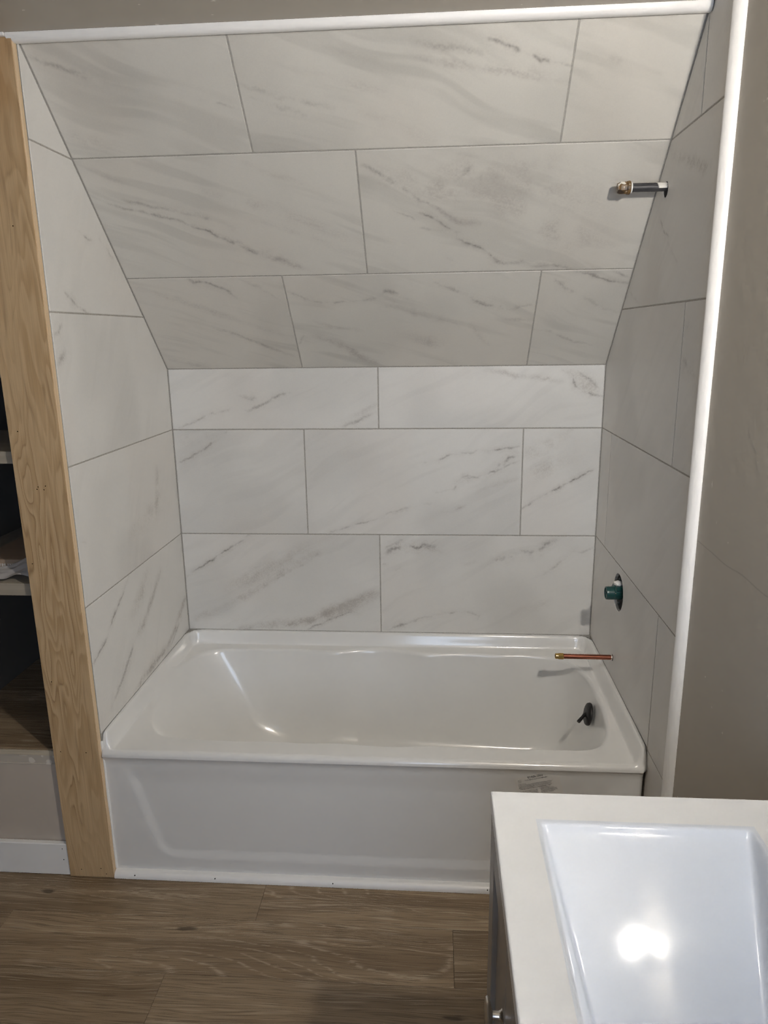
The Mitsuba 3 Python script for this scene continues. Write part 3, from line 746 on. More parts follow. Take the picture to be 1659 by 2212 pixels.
# vertical quarter round at the end of the right-hand tile: profile in (x, y)
tv = struct('trim_2', 'white vertical quarter-round trim where tile meets painted wall', 'trim')
qv = [(WALL - 0.0002, YR - 0.0006)] + quarter((WALL - 0.0002, YR - 0.0006), 0.0205, math.pi, 1.5 * math.pi, 14)
put('moulding', sweep(qv, 2, 0.001, CEIL - 0.0005, (0, 1)), 'white_trim', tv, smooth=35)
# quarter round on the floor in front of the tub: profile in (y, z)
qf = [(-0.7455, 0.0006)] + [(-0.7455, 0.0205), (-0.749, 0.0205)] + [(-0.749 - 0.0185 * math.sin(t), 0.002 + 0.0185 * math.cos(t)) for t in np.linspace(0.25, math.pi / 2, 9)] + [(-0.7675, 0.0006)]
tf = struct('trim_4', 'white quarter-round trim on the floor along the bathtub apron', 'trim')
put('moulding', sweep(qf[::-1], 0, 0.0005, W - 0.004, (1, 2)), 'white_trim', tf, smooth=35)
put('nail_hole', cat(*[lathe([(0.0017, 0), (0.0017, 0.0012)], (x, -0.7655, 0.0125), (0, -0.9, 0.35), 10) for x in (0.0628, 0.3022, 0.6477, 1.0885)]), 'matte_black', tf)

# shelves and what lies on them
sh_b = thing('shelf', 'lowest wooden closet shelf with papers and a carton on it', 'shelf', 'closet shelves')
put('board', box(CX0 + 0.001, CX1 - 0.0005, -0.724, -0.002, 0.886, 0.904), 'shelf_wood', sh_b)
put('edging', box(CX0 + 0.001, CX1 - 0.0005, -0.740, -0.7245, 0.870, 0.9045, 0.0012), 'shelf_wood', sh_b)
sh_a = thing('shelf', 'bare wooden closet shelf in the middle, empty and dark above', 'shelf', 'closet shelves')
put('board', box(CX0 + 0.001, CX1 - 0.0005, -0.724, -0.30, 1.245, 1.262), 'shelf_wood', sh_a)
put('edging', box(CX0 + 0.001, CX1 - 0.0005, -0.740, -0.7245, 1.231, 1.263, 0.0012), 'shelf_wood', sh_a)
sh_c = thing('shelf', 'topmost visible closet shelf holding a grey cloth', 'shelf', 'closet shelves')
put('board', box(CX0 + 0.001, CX1 - 0.0005, -0.724, -0.52, 1.462, 1.479), 'shelf_wood', sh_c)
put('edging', box(CX0 + 0.001, CX1 - 0.0005, -0.740, -0.7245, 1.450, 1.480, 0.0012), 'shelf_wood', sh_c)
cloth = trimesh.creation.box(bounds=[[-0.44, -0.722, 1.4802], [-0.142, -0.60, 1.522]])
cloth = cloth.subdivide_to_size(0.012)
cv = np.array(cloth.vertices)
nz = meshkit.fbm(cv * [35, 35, 90], 3, 2) - 0.5
cv += np.stack([nz * 0, -0.012 * nz, np.where(cv[:, 2] > 1.5, 0.02 * nz - 0.004, 0)], 1)
cv[:, 0] = np.clip(cv[:, 0], -0.45, -0.1355)
labels['folded_cloth'] = {'label': 'mottled grey folded cloth on the topmost closet shelf', 'category': 'cloth'}
put('folded_cloth', mesh_of(cv, cloth.faces), 'cloth_grey', smooth=40)

cb = thing('carton', 'flat brown carton with printed bars lying on the lowest closet shelf', 'box')
put('body', box(-0.345, -0.150, -0.665, -0.42, 0.9047, 0.9475, 0.0015), 'carton', cb)
prn = []
x = -0.338
while x < -0.156:
    w_ = rng.uniform(0.0012, 0.005)
    prn.append(box(x, x + w_, -0.66565, -0.66525, 0.914 + rng.uniform(0, .004), 0.936))
    x += w_ + rng.uniform(0.0015, 0.006)
put('printed_bars', cat(*prn), 'carton_print', cb)
# crumpled sheet in front of it
nu, nv = 34, 22
U_, V_ = np.meshgrid(np.linspace(0, 1, nu), np.linspace(0, 1, nv), indexing='ij')
px = -0.375 + 0.236 * U_ + 0.01 * np.sin(5 * V_)
py = -0.733 + 0.062 * V_
pz = 0.9062 + 0.040 * np.exp(-((U_ - 0.98) / 0.42) ** 2) * (0.30 + 0.7 * V_) + 0.0095 * np.sin(U_ * 9 + 0.6) ** 2 * (1 - 0.3 * V_) + 0.010 * (meshkit.fbm(np.stack([U_ * 7, V_ * 5, 0 * U_], -1), 3, 5)) * (0.3 + V_)
idx = np.arange(nu * nv).reshape(nu, nv)
a, b, c, d = idx[:-1, :-1].ravel(), idx[1:, :-1].ravel(), idx[1:, 1:].ravel(), idx[:-1, 1:].ravel()
pf = np.vstack([np.stack([a, b, c], 1), np.stack([a, c, d], 1)])
pv = np.stack([px, py, pz], -1).reshape(-1, 3)
pv2 = pv + [0, 0.0002, 0.0006]
labels['crumpled_paper'] = {'label': 'crumpled white papers at the front of the lowest closet shelf', 'category': 'paper'}
put('crumpled_paper', mesh_of(np.vstack([pv, pv2]), np.vstack([pf[:, ::-1], pf + len(pv)])), 'paper_white', smooth=50)

# ------------------------------------------------------------------ bathtub
bt = thing('bathtub', 'white alcove bathtub with a raised rim, set between the tiled walls', 'bathtub')
ZD = Z0 - 0.046                              # deck
CXY = np.array([0.735, -0.385])
N = 480
th = np.linspace(0, 2 * math.pi, N, endpoint=False)
OUT = np.array([(0.132, -0.656), (0.075, -0.575), (0.045, -0.462), (0.034, -0.36), (0.037, -0.258), (0.070, -0.135), (0.125, -0.083), (0.22, -0.072), (0.3196, -0.072), (0.60, -0.074), (0.871, -0.078), (1.15, -0.084), (1.2864, -0.087),
                (1.3364, -0.094), (1.388, -0.113), (1.4235, -0.163), (1.446, -0.235), (1.4525, -0.346), (1.4480, -0.5046), (1.433, -0.590), (1.4072, -0.648), (1.3661, -0.678), (1.2494, -0.6825), (1.05, -0.682),
                (0.887, -0.680), (0.70, -0.679), (0.5177, -0.679), (0.35, -0.681), (0.2202, -0.6765)])
oa = np.arctan2(OUT[:, 1] - CXY[1], OUT[:, 0] - CXY[0])
orr = np.linalg.norm(OUT - CXY, axis=1)
o = np.argsort(oa)
oa, orr = oa[o], orr[o]
from scipy.interpolate import PchipInterpolator
ea = np.concatenate([oa - 2 * math.pi, oa, oa + 2 * math.pi])
RT_ = PchipInterpolator(ea, np.tile(orr, 3))(np.where(th > math.pi, th - 2 * math.pi, th))
k_ = np.exp(-np.linspace(-2, 2, 9) ** 2)
RT_ = np.convolve(np.concatenate([RT_[-4:], RT_, RT_[:4]]), k_ / k_.sum(), 'valid')


def ray_rect(th, x0, x1, y0, y1, rad):
    """distance from CXY to a rounded rectangle's edge along each angle"""
    P = sbox(x0 + rad, y0 + rad, x1 - rad, y1 - rad).buffer(rad, 24) if rad else sbox(x0, y0, x1, y1)
    R = np.array(P.exterior.coords) - CXY
    res = np.full(len(th), 0.0)
    for p, q in zip(R[:-1], R[1:]):
        e = q - p
        den = np.cos(th) * e[1] - np.sin(th) * e[0]
        with np.errstate(divide='ignore', invalid='ignore'):
            t = (p[0] * e[1] - p[1] * e[0]) / den
            s = (p[0] * np.sin(th) - p[1] * np.cos(th)) / den
        ok = (np.abs(den) > 1e-12) & (t > 0) & (s >= -1e-9) & (s <= 1 + 1e-9)
        res = np.where(ok, t, res)
    return res


DIRS = np.stack([np.cos(th), np.sin(th)], 1)
FRONT = -0.7585
outer = ray_rect(th, 0.0005, W - 0.0005, FRONT, -0.0005, 0.0)


def deck_z(x, y):
    cr = 0.055
    dx = np.minimum(x, W - x)
    dy = -y
    inx, iny = np.maximum(cr - dx, 0), np.maximum(cr - dy, 0)
    d = np.where((dx < cr) & (dy < cr), cr - np.hypot(inx, iny), np.minimum(dx, dy))
    s = np.clip((d - 0.008) / 0.024, 0, 1)
    lipf = 1 - s * s * (3 - 2 * s)
    f = np.clip((y - FRONT - 0.004) / 0.024, 0, 1)
    lipf *= f * f * (3 - 2 * f)
    z = ZD + (Z0 - 0.0005 - ZD) * lipf
    z = np.where(d < -0.001, Z0 - 0.016, z)
    r = 0.017
    df = np.clip(r - (y - FRONT), 0, r)
    z = z - (r - np.sqrt(np.maximum(r * r - df * df, 0)))
    de = np.clip(0.004 - dx, 0, 0.004)
    z = z - np.where(y < -0.70, (0.004 - np.sqrt(np.maximum(0.004 ** 2 - de * de, 0))) * np.clip((-0.70 - y) / 0.04, 0, 1), 0)
    return z


rings = []
fr = FRONT
# below the front roll (only the front moves down; the three walled sides end at the rim)
base = CXY + DIRS * outer[:, None]
zb = deck_z(base[:, 0], base[:, 1])
isf = base[:, 1] < FRONT + 0.0005
drop = base.copy()
zdrop = np.where(isf, zb - 0.004, Z0 - 0.06)
tuck = base.copy()
tuck[isf, 1] = -0.7475
ztuck = np.where(isf, zb - 0.016, Z0 - 0.10)
drop[isf, 1] = FRONT + 0.0002
zdrop = np.where(isf, ZD - 0.0185, Z0 - 0.06)
rings.append(np.column_stack([drop, zdrop]))
K = 56
# deck, finer near the outside
tt = np.concatenate([np.linspace(0, 0.5, 40) ** 1.0, np.linspace(0.5, 1, 14)[1:]])
rin = RT_ + 0.014
for t in tt:
    r = outer + (rin - outer) * t
    P = CXY + DIRS * r[:, None]
    rings.append(np.column_stack([P, deck_z(P[:, 0], P[:, 1])]))
# the well: opening -> floor, with filleted rim and bottom
ZF = 0.062
rb = ray_rect(th, 0.30, 1.395, -0.615, -0.128, 0.10)
rw_ = ray_rect(th, 0.155, 1.425, -0.650, -0.100, 0.085)
dz = deck_z(*(CXY + DIRS * rin[:, None]).T)


def bez(p0, p1, p2, n, skip=True):
    t = np.linspace(0, 1, n)[1 if skip else 0:]
    return [(((1 - s) ** 2)[..., None] if False else (1 - s) ** 2) * p0 + 2 * s * (1 - s) * p1 + s * s * p2 for s in t]


P0 = np.stack([rin, dz], 1)
P1 = np.stack([RT_, np.full(N, ZD)], 1)
PM = np.stack([RT_ + 0.42 * (rb - RT_), np.full(N, ZD - 0.16)], 1)
bl = np.clip((np.cos(th) + 0.55) / 1.1, 0, 1)
bl = bl * bl * (3 - 2 * bl)
PM[:, 0] = PM[:, 0] * (1 - bl) + np.minimum(PM[:, 0], rw_) * bl
PB = np.stack([rb, np.full(N, ZF)], 1)
PC = np.stack([rb * 0.12, np.full(N, ZF - 0.003)], 1)
dirw = (PM - P1) / np.linalg.norm(PM - P1, axis=1, keepdims=True)
Q1 = P1 + dirw * 0.016
dirb = (PB - PM) / np.linalg.norm(PB - PM, axis=1, keepdims=True)
MA, MB = PM - dirw * 0.06, PM + dirb * 0.06
left = np.clip((-np.cos(th) - 0.3) / 0.5, 0, 1)
cut = (0.055 + 0.07 * left)[:, None]
dirc = (PC - PB) / np.linalg.norm(PC - PB, axis=1, keepdims=True)
BA, BB = PB - dirb * cut, PB + dirc * cut
prof = [P0] + bez(P0, P1, Q1, 9) + [Q1 + (MA - Q1) * s for s in np.linspace(0, 1, 8)[1:]] + bez(MA, PM, MB, 9) + [MB + (BA - MB) * s for s in np.linspace(0, 1, 8)[1:]] + bez(BA, PB, BB, 12) + [BB + (PC - BB) * s for s in np.linspace(0, 1, 6)[1:]]
for q in prof[1:]:
    rings.append(np.column_stack([CXY + DIRS * q[:, :1], q[:, 1]]))
V = np.vstack(rings)
F = []
ar = np.arange(N)
for i in range(len(rings) - 1):
    a, b = i * N + ar, i * N + (ar + 1) % N
    F.append(np.stack([a, b, b + N], 1))
    F.append(np.stack([a, b + N, a + N], 1))
V = np.vstack([V, [[CXY[0], CXY[1], ZF - 0.003]]])
l0 = (len(rings) - 1) * N
F.append(np.stack([l0 + ar, l0 + (ar + 1) % N, np.full(N, len(V) - 1)], 1))
put('basin', mesh_of(V, np.vstack(F)), 'tub_acrylic', bt, smooth=True)
# apron: a sheet with a shallow recessed panel
AX = np.linspace(0.0015, W - 0.0045, 240)
AZ = np.linspace(0.002, ZD - 0.0175, 160)
X_, Z_ = np.meshgrid(AX, AZ, indexing='ij')


def panel_sdf(x, z):
    xl = 0.058 + 0.085 * np.clip((0.36 - z) / 0.30, 0, 1) ** 1.0
    xr = W - 0.004 - xl
    dx = np.minimum(x - xl, xr - x) * 0.95
    dzb = z - 0.064
    r = 0.045
    q = np.hypot(np.maximum(r - dx, 0), np.maximum(r - dzb, 0))
    return np.where((dx < r) & (dzb < r), r - q, np.minimum(dx, dzb))


d = panel_sdf(X_, Z_)
s = np.clip((d + 0.006) / 0.034, 0, 1)
fade = np.clip((0.375 - Z_) / 0.07, 0, 1)
fade = fade * fade * (3 - 2 * fade)
Y_ = -0.7462 + 0.0065 * s * s * (3 - 2 * s) * fade
q = np.clip((Z_ - (ZD - 0.050)) / 0.034, 0, 1)
Y_ -= 0.0122 * q ** 2.2
e = np.clip((X_ - (W - 0.022)) / 0.014, 0, 1)
Y_ += 0.010 * (1 - np.sqrt(1 - e * e * 0.999))
idx = np.arange(X_.size).reshape(X_.shape)
a, b, c, dd = idx[:-1, :-1].ravel(), idx[1:, :-1].ravel(), idx[1:, 1:].ravel(), idx[:-1, 1:].ravel()
af = np.vstack([np.stack([a, b, c], 1), np.stack([a, c, dd], 1)])
av = np.stack([X_, Y_, Z_], -1).reshape(-1, 3)
put('apron', mesh_of(av, af), 'tub_acrylic', bt, smooth=True)
put('apron_end', box(W - 0.0060, W - 0.0050, -0.735, -0.60, 0.002, ZD - 0.02), 'tub_acrylic', bt)
# bead of white caulk beside the board
cz = np.linspace(0.022, Z0 - 0.02, 24)
put('caulk_bead', tube([(0.0012, -0.7475 + 0.0006 * math.sin(z * 40), z) for z in cz], [0.0034 + 0.0006 * math.sin(z * 31) for z in cz], 10), 'caulk', bt, smooth=True)

# overflow cover with its lever
OV = np.array([1.4330, -0.375, 0.110 * -1 + Z0])
oax = np.array([-0.985, 0.0, 0.17]); oax /= np.linalg.norm(oax)
oc = put('overflow_cover', lathe([(0.036, 0), (0.0365, 0.004), (0.0345, 0.009), (0.028, 0.0125), (0.012, 0.014), (0.0001, 0.0142)], OV, oax, 48), 'matte_black', bt, smooth=40)
labels[oc] = {'label': 'round matte black overflow cover'}
LV0 = OV + oax * 0.013
LV1 = LV0 + np.array([-0.024, -0.022, -0.015])
ld_ = (LV1 - LV0) / np.linalg.norm(LV1 - LV0)
put('lever', lathe([(0.0055, 0), (0.0048, 0.012), (0.0056, 0.038), (0.0050, 0.0395), (0.0001, 0.0396)], LV0, ld_, 20), 'matte_black', oc, smooth=40)

# paper label pasted on the apron
lb = bt + '__paper_label'
labels[lb] = {'label': 'tilted white printed paper label'}
LO = np.array([1.1533, 0, -0.1006 + Z0])
LU = np.array([1.271 - 1.1533, 0, -0.0697 + 0.1006])
LWD = np.linalg.norm(LU)
LU /= LWD
LVv = np.array([-LU[2], 0, LU[0]])
LH = 0.150


def lab(u, v, h=0.0):
    p = LO + LU * u - LVv * v
    return np.array([p[0], -0.7464 - h, p[2]])


def label_y(x, z):
    dq = panel_sdf(np.array([x]), np.array([z]))
    sq = np.clip((dq + 0.006) / 0.034, 0, 1)
    fq = np.clip((0.375 - np.array([z])) / 0.07, 0, 1)
    fq = fq * fq * (3 - 2 * fq)
    return float((-0.7462 + 0.0065 * sq * sq * (3 - 2 * sq) * fq)[0])


def on_apron(m, lift):
    v = np.array(m.vertices, float)
    out = np.array([LO + LU * p[0] - LVv * p[1] for p in v])
    for i, p in enumerate(v):
        out[i, 1] = label_y(out[i, 0], out[i, 2]) - lift - p[2]
    f = np.array(m.faces)
    return mesh_of(out, f)


nu, nv = 9, 24
uu, vv = np.meshgrid(np.linspace(0, LWD, nu), np.linspace(0, LH, nv), indexing='ij')
gpts = np.stack([uu, vv, 0 * uu], -1).reshape(-1, 3)
ii = np.arange(nu * nv).reshape(nu, nv)
a, b, c, d = ii[:-1, :-1].ravel(), ii[1:, :-1].ravel(), ii[1:, 1:].ravel(), ii[:-1, 1:].ravel()
sf = np.vstack([np.stack([a, c, b], 1), np.stack([a, d, c], 1)])
scene[lb] = mikit.ply(on_apron(mesh_of(gpts, sf), 0.0009), 'label_paper', smooth=True)


def words(t, h, u, v, width, bold=False):
    m = meshkit.text_mesh(t, h, 0.0001, bold)
    e = m.bounds[1, 0] - m.bounds[0, 0]
    vtx = np.array(m.vertices)
    vtx[:, 0] = (vtx[:, 0] - m.bounds[0, 0]) * (width / e) + u
    vtx[:, 1] = v - vtx[:, 1]
    return on_apron(mesh_of(vtx, m.faces), 0.0013)


put('logo_lettering', cat(words('STERLING', 0.0060, 0.0365, 0.0078, 0.0425, True)), 'label_ink', lb)
put('heading_lettering', words('TO BE REMOVED BY OWNER ONLY', 0.0028, 0.028, 0.0142, 0.063, True), 'label_ink', lb)
lines = []


def bars(u0, u1, v, h, dens=0.8):
    u = u0
    while u < u1:
        w_ = rng.uniform(0.0012, 0.0042)
        w_ = min(w_, u1 - u)
        lines.append(on_apron(trimesh.creation.box(bounds=[[u, v, 0], [u + w_, v + h, 0.0001]]), 0.0012))
        u += w_ + rng.uniform(0.0005, 0.0011)


hd = []
bars(0.0075, 0.029, 0.0222, 0.0013)
for k in range(7):
    bars(0.0075, 0.103 - rng.uniform(0, 0.012), 0.0258 + k * 0.0019, 0.0009)
put('fine_print', cat(*lines), 'label_grey_ink', lb, kind_='') if False else None
l1 = list(lines)
lines.clear()
bars(0.010, 0.094, 0.0405, 0.0015)
bars(0.062, 0.090, 0.0455, 0.0013)
l2 = list(lines)
lines.clear()
for k in range(9):
    bars(0.064, 0.112 - rng.uniform(0, 0.016), 0.0482 + k * 0.0019, 0.0009)
for k in range(14):
    bars(0.008, 0.056, 0.0470 + k * 0.0022, 0.0009)
k1 = put('fine_print', cat(*(l1 + lines)), 'label_grey_ink', lb)
labels[k1] = {'kind': 'stuff'}
k2 = put('bold_print', cat(*l2), 'label_ink', lb)
labels[k2] = {'kind': 'stuff'}
put('printed_box', cat(*[on_apron(trimesh.creation.box(bounds=[[0.010 + a0, 0.0085 + b0, 0], [0.010 + a1, 0.0085 + b1, 0.0001]]), 0.0012) for a0, a1, b0, b1 in
                         ((0, 0.009, 0, 0.0005), (0, 0.009, 0.0085, 0.009), (0, 0.0005, 0, 0.009), (0.0085, 0.009, 0, 0.009), (0.0015, 0.004, 0.002, 0.0026), (0.002, 0.0065, 0.0035, 0.0041), (0.0035, 0.0075, 0.005, 0.0056), (0.002, 0.005, 0.0065, 0.0071))]), 'label_grey_ink', lb)

# ------------------------------------------------------------------ plumbing rough-ins on the right wall
sp = thing('shower_pipe', 'black shower pipe stub with a capped brass end under the slope', 'pipe')
y, z = STUB[0] + 0.003, STUB[1] + 0.0005
X0 = W
put('pipe', lathe([(0.0103, -0.055), (0.0103, 0.086)], (X0, y, z), (-1, 0, 0), 28), 'black_pipe', sp, smooth=40)
put('tape_ring', lathe([(0.0112, 0.0825), (0.0128, 0.0835), (0.0128, 0.0865), (0.011, 0.0875)], (X0, y, z), (-1, 0, 0), 28), 'white_tape', sp, smooth=40)
put('collar', lathe([(0.0145, 0.0868), (0.0158, 0.0875), (0.0162, 0.0895), (0.0158, 0.0950), (0.0135, 0.0962)], (X0, y, z), (-1, 0, 0), 28), 'old_brass', sp, smooth=40)
cap = lathe([(0.0142, 0.0955), (0.0150, 0.097), (0.0150, 0.1115), (0.0122, 0.1165), (0.0122, 0.1180), (0.0001, 0.1181)], (X0, y, z), (-1, 0, 0), 8, 0.3)
put('cap', cap, 'old_brass', sp)
put('hole_cup', lathe([(0.0186, -0.0015), (0.0186, -0.05), (0.0001, -0.0501)], (X0, STUB[0] + 0.003, STUB[1] - 0.006), (-1, 0, 0), 24), 'dark_cavity', sp)

vl = thing('shower_valve', 'dark green plastic shower valve sticking out of a round hole in the tile', 'valve')
vy, vz = VALVE
vb = put('guard', cat(lathe([(0.0208, -0.045), (0.0208, 0.030), (0.0200, 0.0362), (0.0185, 0.0375), (0.0160, 0.0375), (0.0160, 0.0350), (0.0050, 0.0350), (0.0050, 0.028), (0.0001, 0.028)], (W, vy + 0.002, vz - 0.003), (-1, 0, 0), 40)), 'green_plastic', vl, smooth=35)
put('collar', cat(lathe([(0.0255, -0.045), (0.0255, 0.0125), (0.0242, 0.0140), (0.0205, 0.0140)], (W, vy + 0.003, vz + 0.0025), (-1, 0, 0), 40), box(W - 0.0118, W + 0.03, vy - 0.027, vy + 0.02, vz + 0.012, vz + 0.0265, 0.002)), 'green_plastic', vl, smooth=35)
for s_, dy_, dz_ in ((0, -0.021, 0.004), (1, -0.0195, 0.010)):
    put('screw', lathe([(0.0016, 0), (0.0016, 0.0012), (0.0008, 0.0018), (0.0001, 0.0018)], (W - (0.012, -0.001)[s_], vy + dy_, vz + dz_), (-0.3, -1, 0.2), 12), 'nickel', vl, smooth=40)
lump = trimesh.creation.icosphere(3, 1.0)
lv = np.array(lump.vertices)
lv *= (1 + 0.55 * (meshkit.fbm(lv * 2.3 + 4, 3, 9) - 0.5))[:, None]
put('plaster_lump', mesh_of(lv * [0.0135, 0.016, 0.0075] + [W - 0.0015, vy - 0.004, vz + 0.0305], lump.faces), 'plaster', vl, smooth=True)
put('grey_ring', lathe([(0.0595, -0.0102), (0.057, -0.0125), (0.038, -0.0150), (0.0375, -0.05)], (W, vy, vz), (-1, 0, 0), 48), 'grey_ring', vl)
cupk = put('hole_cup', lathe([(0.0600, -0.0100), (0.0600, -0.075), (0.0001, -0.0751)], (W, vy, vz), (-1, 0, 0), 48), 'dark_cavity', vl)
for sg in (1, -1):
    put('clip', lathe([(0.0045, -0.05), (0.0045, -0.004), (0.002, -0.003), (0.0001, -0.003)], (W, vy + 0.012, vz + sg * 0.040), (-1, 0, 0), 16), 'grey_ring', vl, smooth=40)

cp = thing('spout_pipe', 'copper tub spout pipe with a brass end fitting above the bathtub rim', 'pipe')
sy, sz = SPOUT
sdir = np.array([-1, 0, 0.006])
put('pipe', lathe([(0.0080, -0.03), (0.0080, 0.158)], (W, sy, sz), sdir, 24), 'copper', cp, smooth=40)
put('fitting', lathe([(0.0098, 0.1540), (0.0112, 0.1555), (0.0112, 0.1690), (0.0102, 0.1705)], (W, sy, sz), sdir, 6, 0.4), 'brass', cp)
put('fitting_end', lathe([(0.0088, 0.168), (0.0088, 0.1790), (0.0078, 0.1802), (0.0062, 0.1802), (0.0060, 0.172), (0.0001, 0.172)], (W, sy, sz), sdir, 24), 'brass', cp, smooth=40)
put('solder_ring', lathe([(0.0082, 0.0005), (0.0090, 0.0012), (0.0090, 0.0035), (0.0082, 0.0045)], (W, sy, sz), sdir, 24), 'nickel', cp, smooth=40)
put('hole_cup', lathe([(0.0108, -0.0015), (0.0108, -0.04), (0.0001, -0.0401)], (W, sy, sz - 0.001), (-1, 0, 0), 20), 'dark_cavity', cp)

# ------------------------------------------------------------------ vanity
vn = thing('vanity', 'taupe vanity cabinet with a white sink top, nearest to the viewer', 'vanity')
VT = 0.404 + Z0
VX0, VX1 = 1.0235, WALL - 0.0006
VY1, VY0 = -1.5215, -1.5215 - 0.762
SX0, SX1, SY1, SY0 = 1.0895, 1.3795, -1.5905, -2.2145
DEP = 0.155
nx, ny = 181, 221


def knots(segs):
    out = []
    for a, b, n in segs:
        out += list(np.linspace(a, b, n, endpoint=False))
    return np.array(out + [segs[-1][1]])


gx = knots([(VX0 + 0.004, SX0 - 0.0063, 8), (SX0 - 0.0063, SX0 + 0.055, 60), (SX0 + 0.055, SX1 - 0.06, 50), (SX1 - 0.06, SX1 + 0.0063, 60), (SX1 + 0.0063, VX1, 10)])
gy = knots([(VY0, SY0 - 0.0063, 6), (SY0 - 0.0063, SY0 + 0.04, 40), (SY0 + 0.04, SY1 - 0.05, 80), (SY1 - 0.05, SY1 + 0.0063, 60), (SY1 + 0.0063, VY1 - 0.004, 8)])
GX, GY = np.meshgrid(gx, gy, indexing='ij')


def smooth01(t):
    t = np.clip(t, 0, 1)
    return t * t * (3 - 2 * t)


def floor_depth(y):
    """the basin floor falls as a ramp from the far end, levels off in the middle and rises again"""
    t = np.abs(y - (SY0 + SY1) / 2) / ((SY1 - SY0) / 2)
    return 0.003 + (DEP - 0.003) * np.clip(1 - np.maximum(t - 0.18, 0) / 0.82, 0, 1)


def sink_z(x, y):
    fd = floor_depth(y)
    # soften the crease in the middle
    fd = np.minimum(fd, DEP - 0.002)
    slope_l, slope_r = 3.4, 2.6
    dl, dr_, db, df = x - SX0, SX1 - x, y - SY0, SY1 - y

    def side(d, sl):
        return np.maximum(d, 0) * sl
    w = np.stack([side(dl, slope_l), side(dr_, slope_r), side(db, 1.6), side(df, 1.6), fd])
    k = 260.0                                 # smooth minimum
    dep = -np.log(np.exp(-k * w).sum(0)) / k
    dep = np.maximum(dep, 0) * (np.minimum.reduce([dl, dr_, db, df]) > 0)
    # rolled rim
    rim = np.minimum.reduce([dl, dr_, db, df])
    dep += 0.0016 * np.exp(-((rim - 0.0) / 0.004) ** 2) * (rim > -0.012) * 0.0
    return VT - dep


from scipy.ndimage import gaussian_filter
# sample on an even grid, soften, then read back so that rim and creases are rounded
ex_, ey_ = np.arange(VX0, VX1, 0.0012), np.arange(VY0, VY1, 0.0012)
EZ = gaussian_filter(sink_z(*np.meshgrid(ex_, ey_, indexing='ij')), 2.2, mode='nearest')
from scipy.interpolate import RegularGridInterpolator
GZ = RegularGridInterpolator((ex_, ey_), EZ, bounds_error=False, fill_value=None)(np.stack([np.clip(GX, ex_[0], ex_[-1]), np.clip(GY, ey_[0], ey_[-1])], -1))
GZ = np.where((GX < SX0 - 0.0058) | (GX > SX1 + 0.0058) | (GY < SY0 - 0.0058) | (GY > SY1 + 0.0058), VT, GZ)


def grid_mesh(X, Y, Z):
    i = np.arange(X.size).reshape(X.shape)
    a, b, c, d = i[:-1, :-1].ravel(), i[1:, :-1].ravel(), i[1:, 1:].ravel(), i[:-1, 1:].ravel()
    return mesh_of(np.stack([X, Y, Z], -1).reshape(-1, 3), np.vstack([np.stack([a, b, c], 1), np.stack([a, c, d], 1)]))


# part of the grid inside the basin's rim is the basin, the rest the flat top
iix = np.where((gx > SX0 - 0.0065) & (gx < SX1 + 0.0065))[0]
iiy = np.where((gy > SY0 - 0.0065) & (gy < SY1 + 0.0065))[0]
bx = np.ix_(range(iix[0], iix[-1] + 1), range(iiy[0], iiy[-1] + 1))
bx0, bx1, by0, by1 = gx[iix[0]], gx[iix[-1]], gy[iiy[0]], gy[iiy[-1]]
sk = put('sink_bowl', grid_mesh(GX[bx], GY[bx], GZ[bx]), 'sink_blue_lit', vn, smooth=True)
labels[sk] = {'label': 'glossy white rectangular sink basin with a sloping floor and window blue painted in'}
drn = np.array([(SX0 + SX1) / 2, (SY0 + SY1) / 2, VT - DEP])
put('drain', lathe([(0.026, -0.004), (0.026, 0.0035), (0.022, 0.005), (0.018, 0.003), (0.0001, 0.003)], drn, (0, 0, 1), 32), 'nickel', sk, smooth=40)
TH = 0.020
top = sbox(VX0 + 0.003, VY0, VX1, VY1 - 0.003).difference(sbox(bx0, by0, bx1, by1))
rim_faces = [sbox(VX0 + 0.003, VY0, bx0, VY1 - 0.003), sbox(bx1, VY0, VX1, VY1 - 0.003), sbox(bx0, VY0, bx1, by0), sbox(bx0, by1, bx1, VY1 - 0.003)]
parts = []
for pgn in rim_faces:
    x0, y0, x1, y1 = pgn.bounds
    parts.append(mesh_of([(x0, y0, VT), (x1, y0, VT), (x1, y1, VT), (x0, y1, VT)], [[0, 1, 2], [0, 2, 3]]))
# eased outer edge: far and left sides
prof_e = [(0.0, 0.0)] + [(0.003 * math.sin(t), -0.003 + 0.003 * math.cos(t)) for t in np.linspace(0.2, math.pi / 2, 6)] + [(0.003, -TH), (-0.02, -TH)]
loop = [np.array([VX1, VY1 - 0.003]), np.array([VX0 + 0.003, VY1 - 0.003]), np.array([VX0 + 0.003, VY0])]
nd = [np.array([0, 1.0]), np.array([-1.0, 1.0]), np.array([-1.0, 0])]
ev, ef = [], []
for p_, n_2 in zip(loop, nd):
    for o_, h_ in prof_e:
        ev.append([p_[0] + n_2[0] * o_, p_[1] + n_2[1] * o_, VT + h_])
m_ = len(prof_e)
for i in range(2):
    for j in range(m_ - 1):
        a0_, b0_ = i * m_ + j, (i + 1) * m_ + j
        ef += [[a0_, a0_ + 1, b0_ + 1], [a0_, b0_ + 1, b0_]]
edge = mesh_of(ev, ef)
parts.append(trimesh.graph.smooth_shade(edge, angle=0.8, facet_minarea=None) if False else edge)
tp = put('counter', cat(*parts), 'sink_top', vn)
labels[tp] = {'label': 'white sink top with a slim eased edge'}
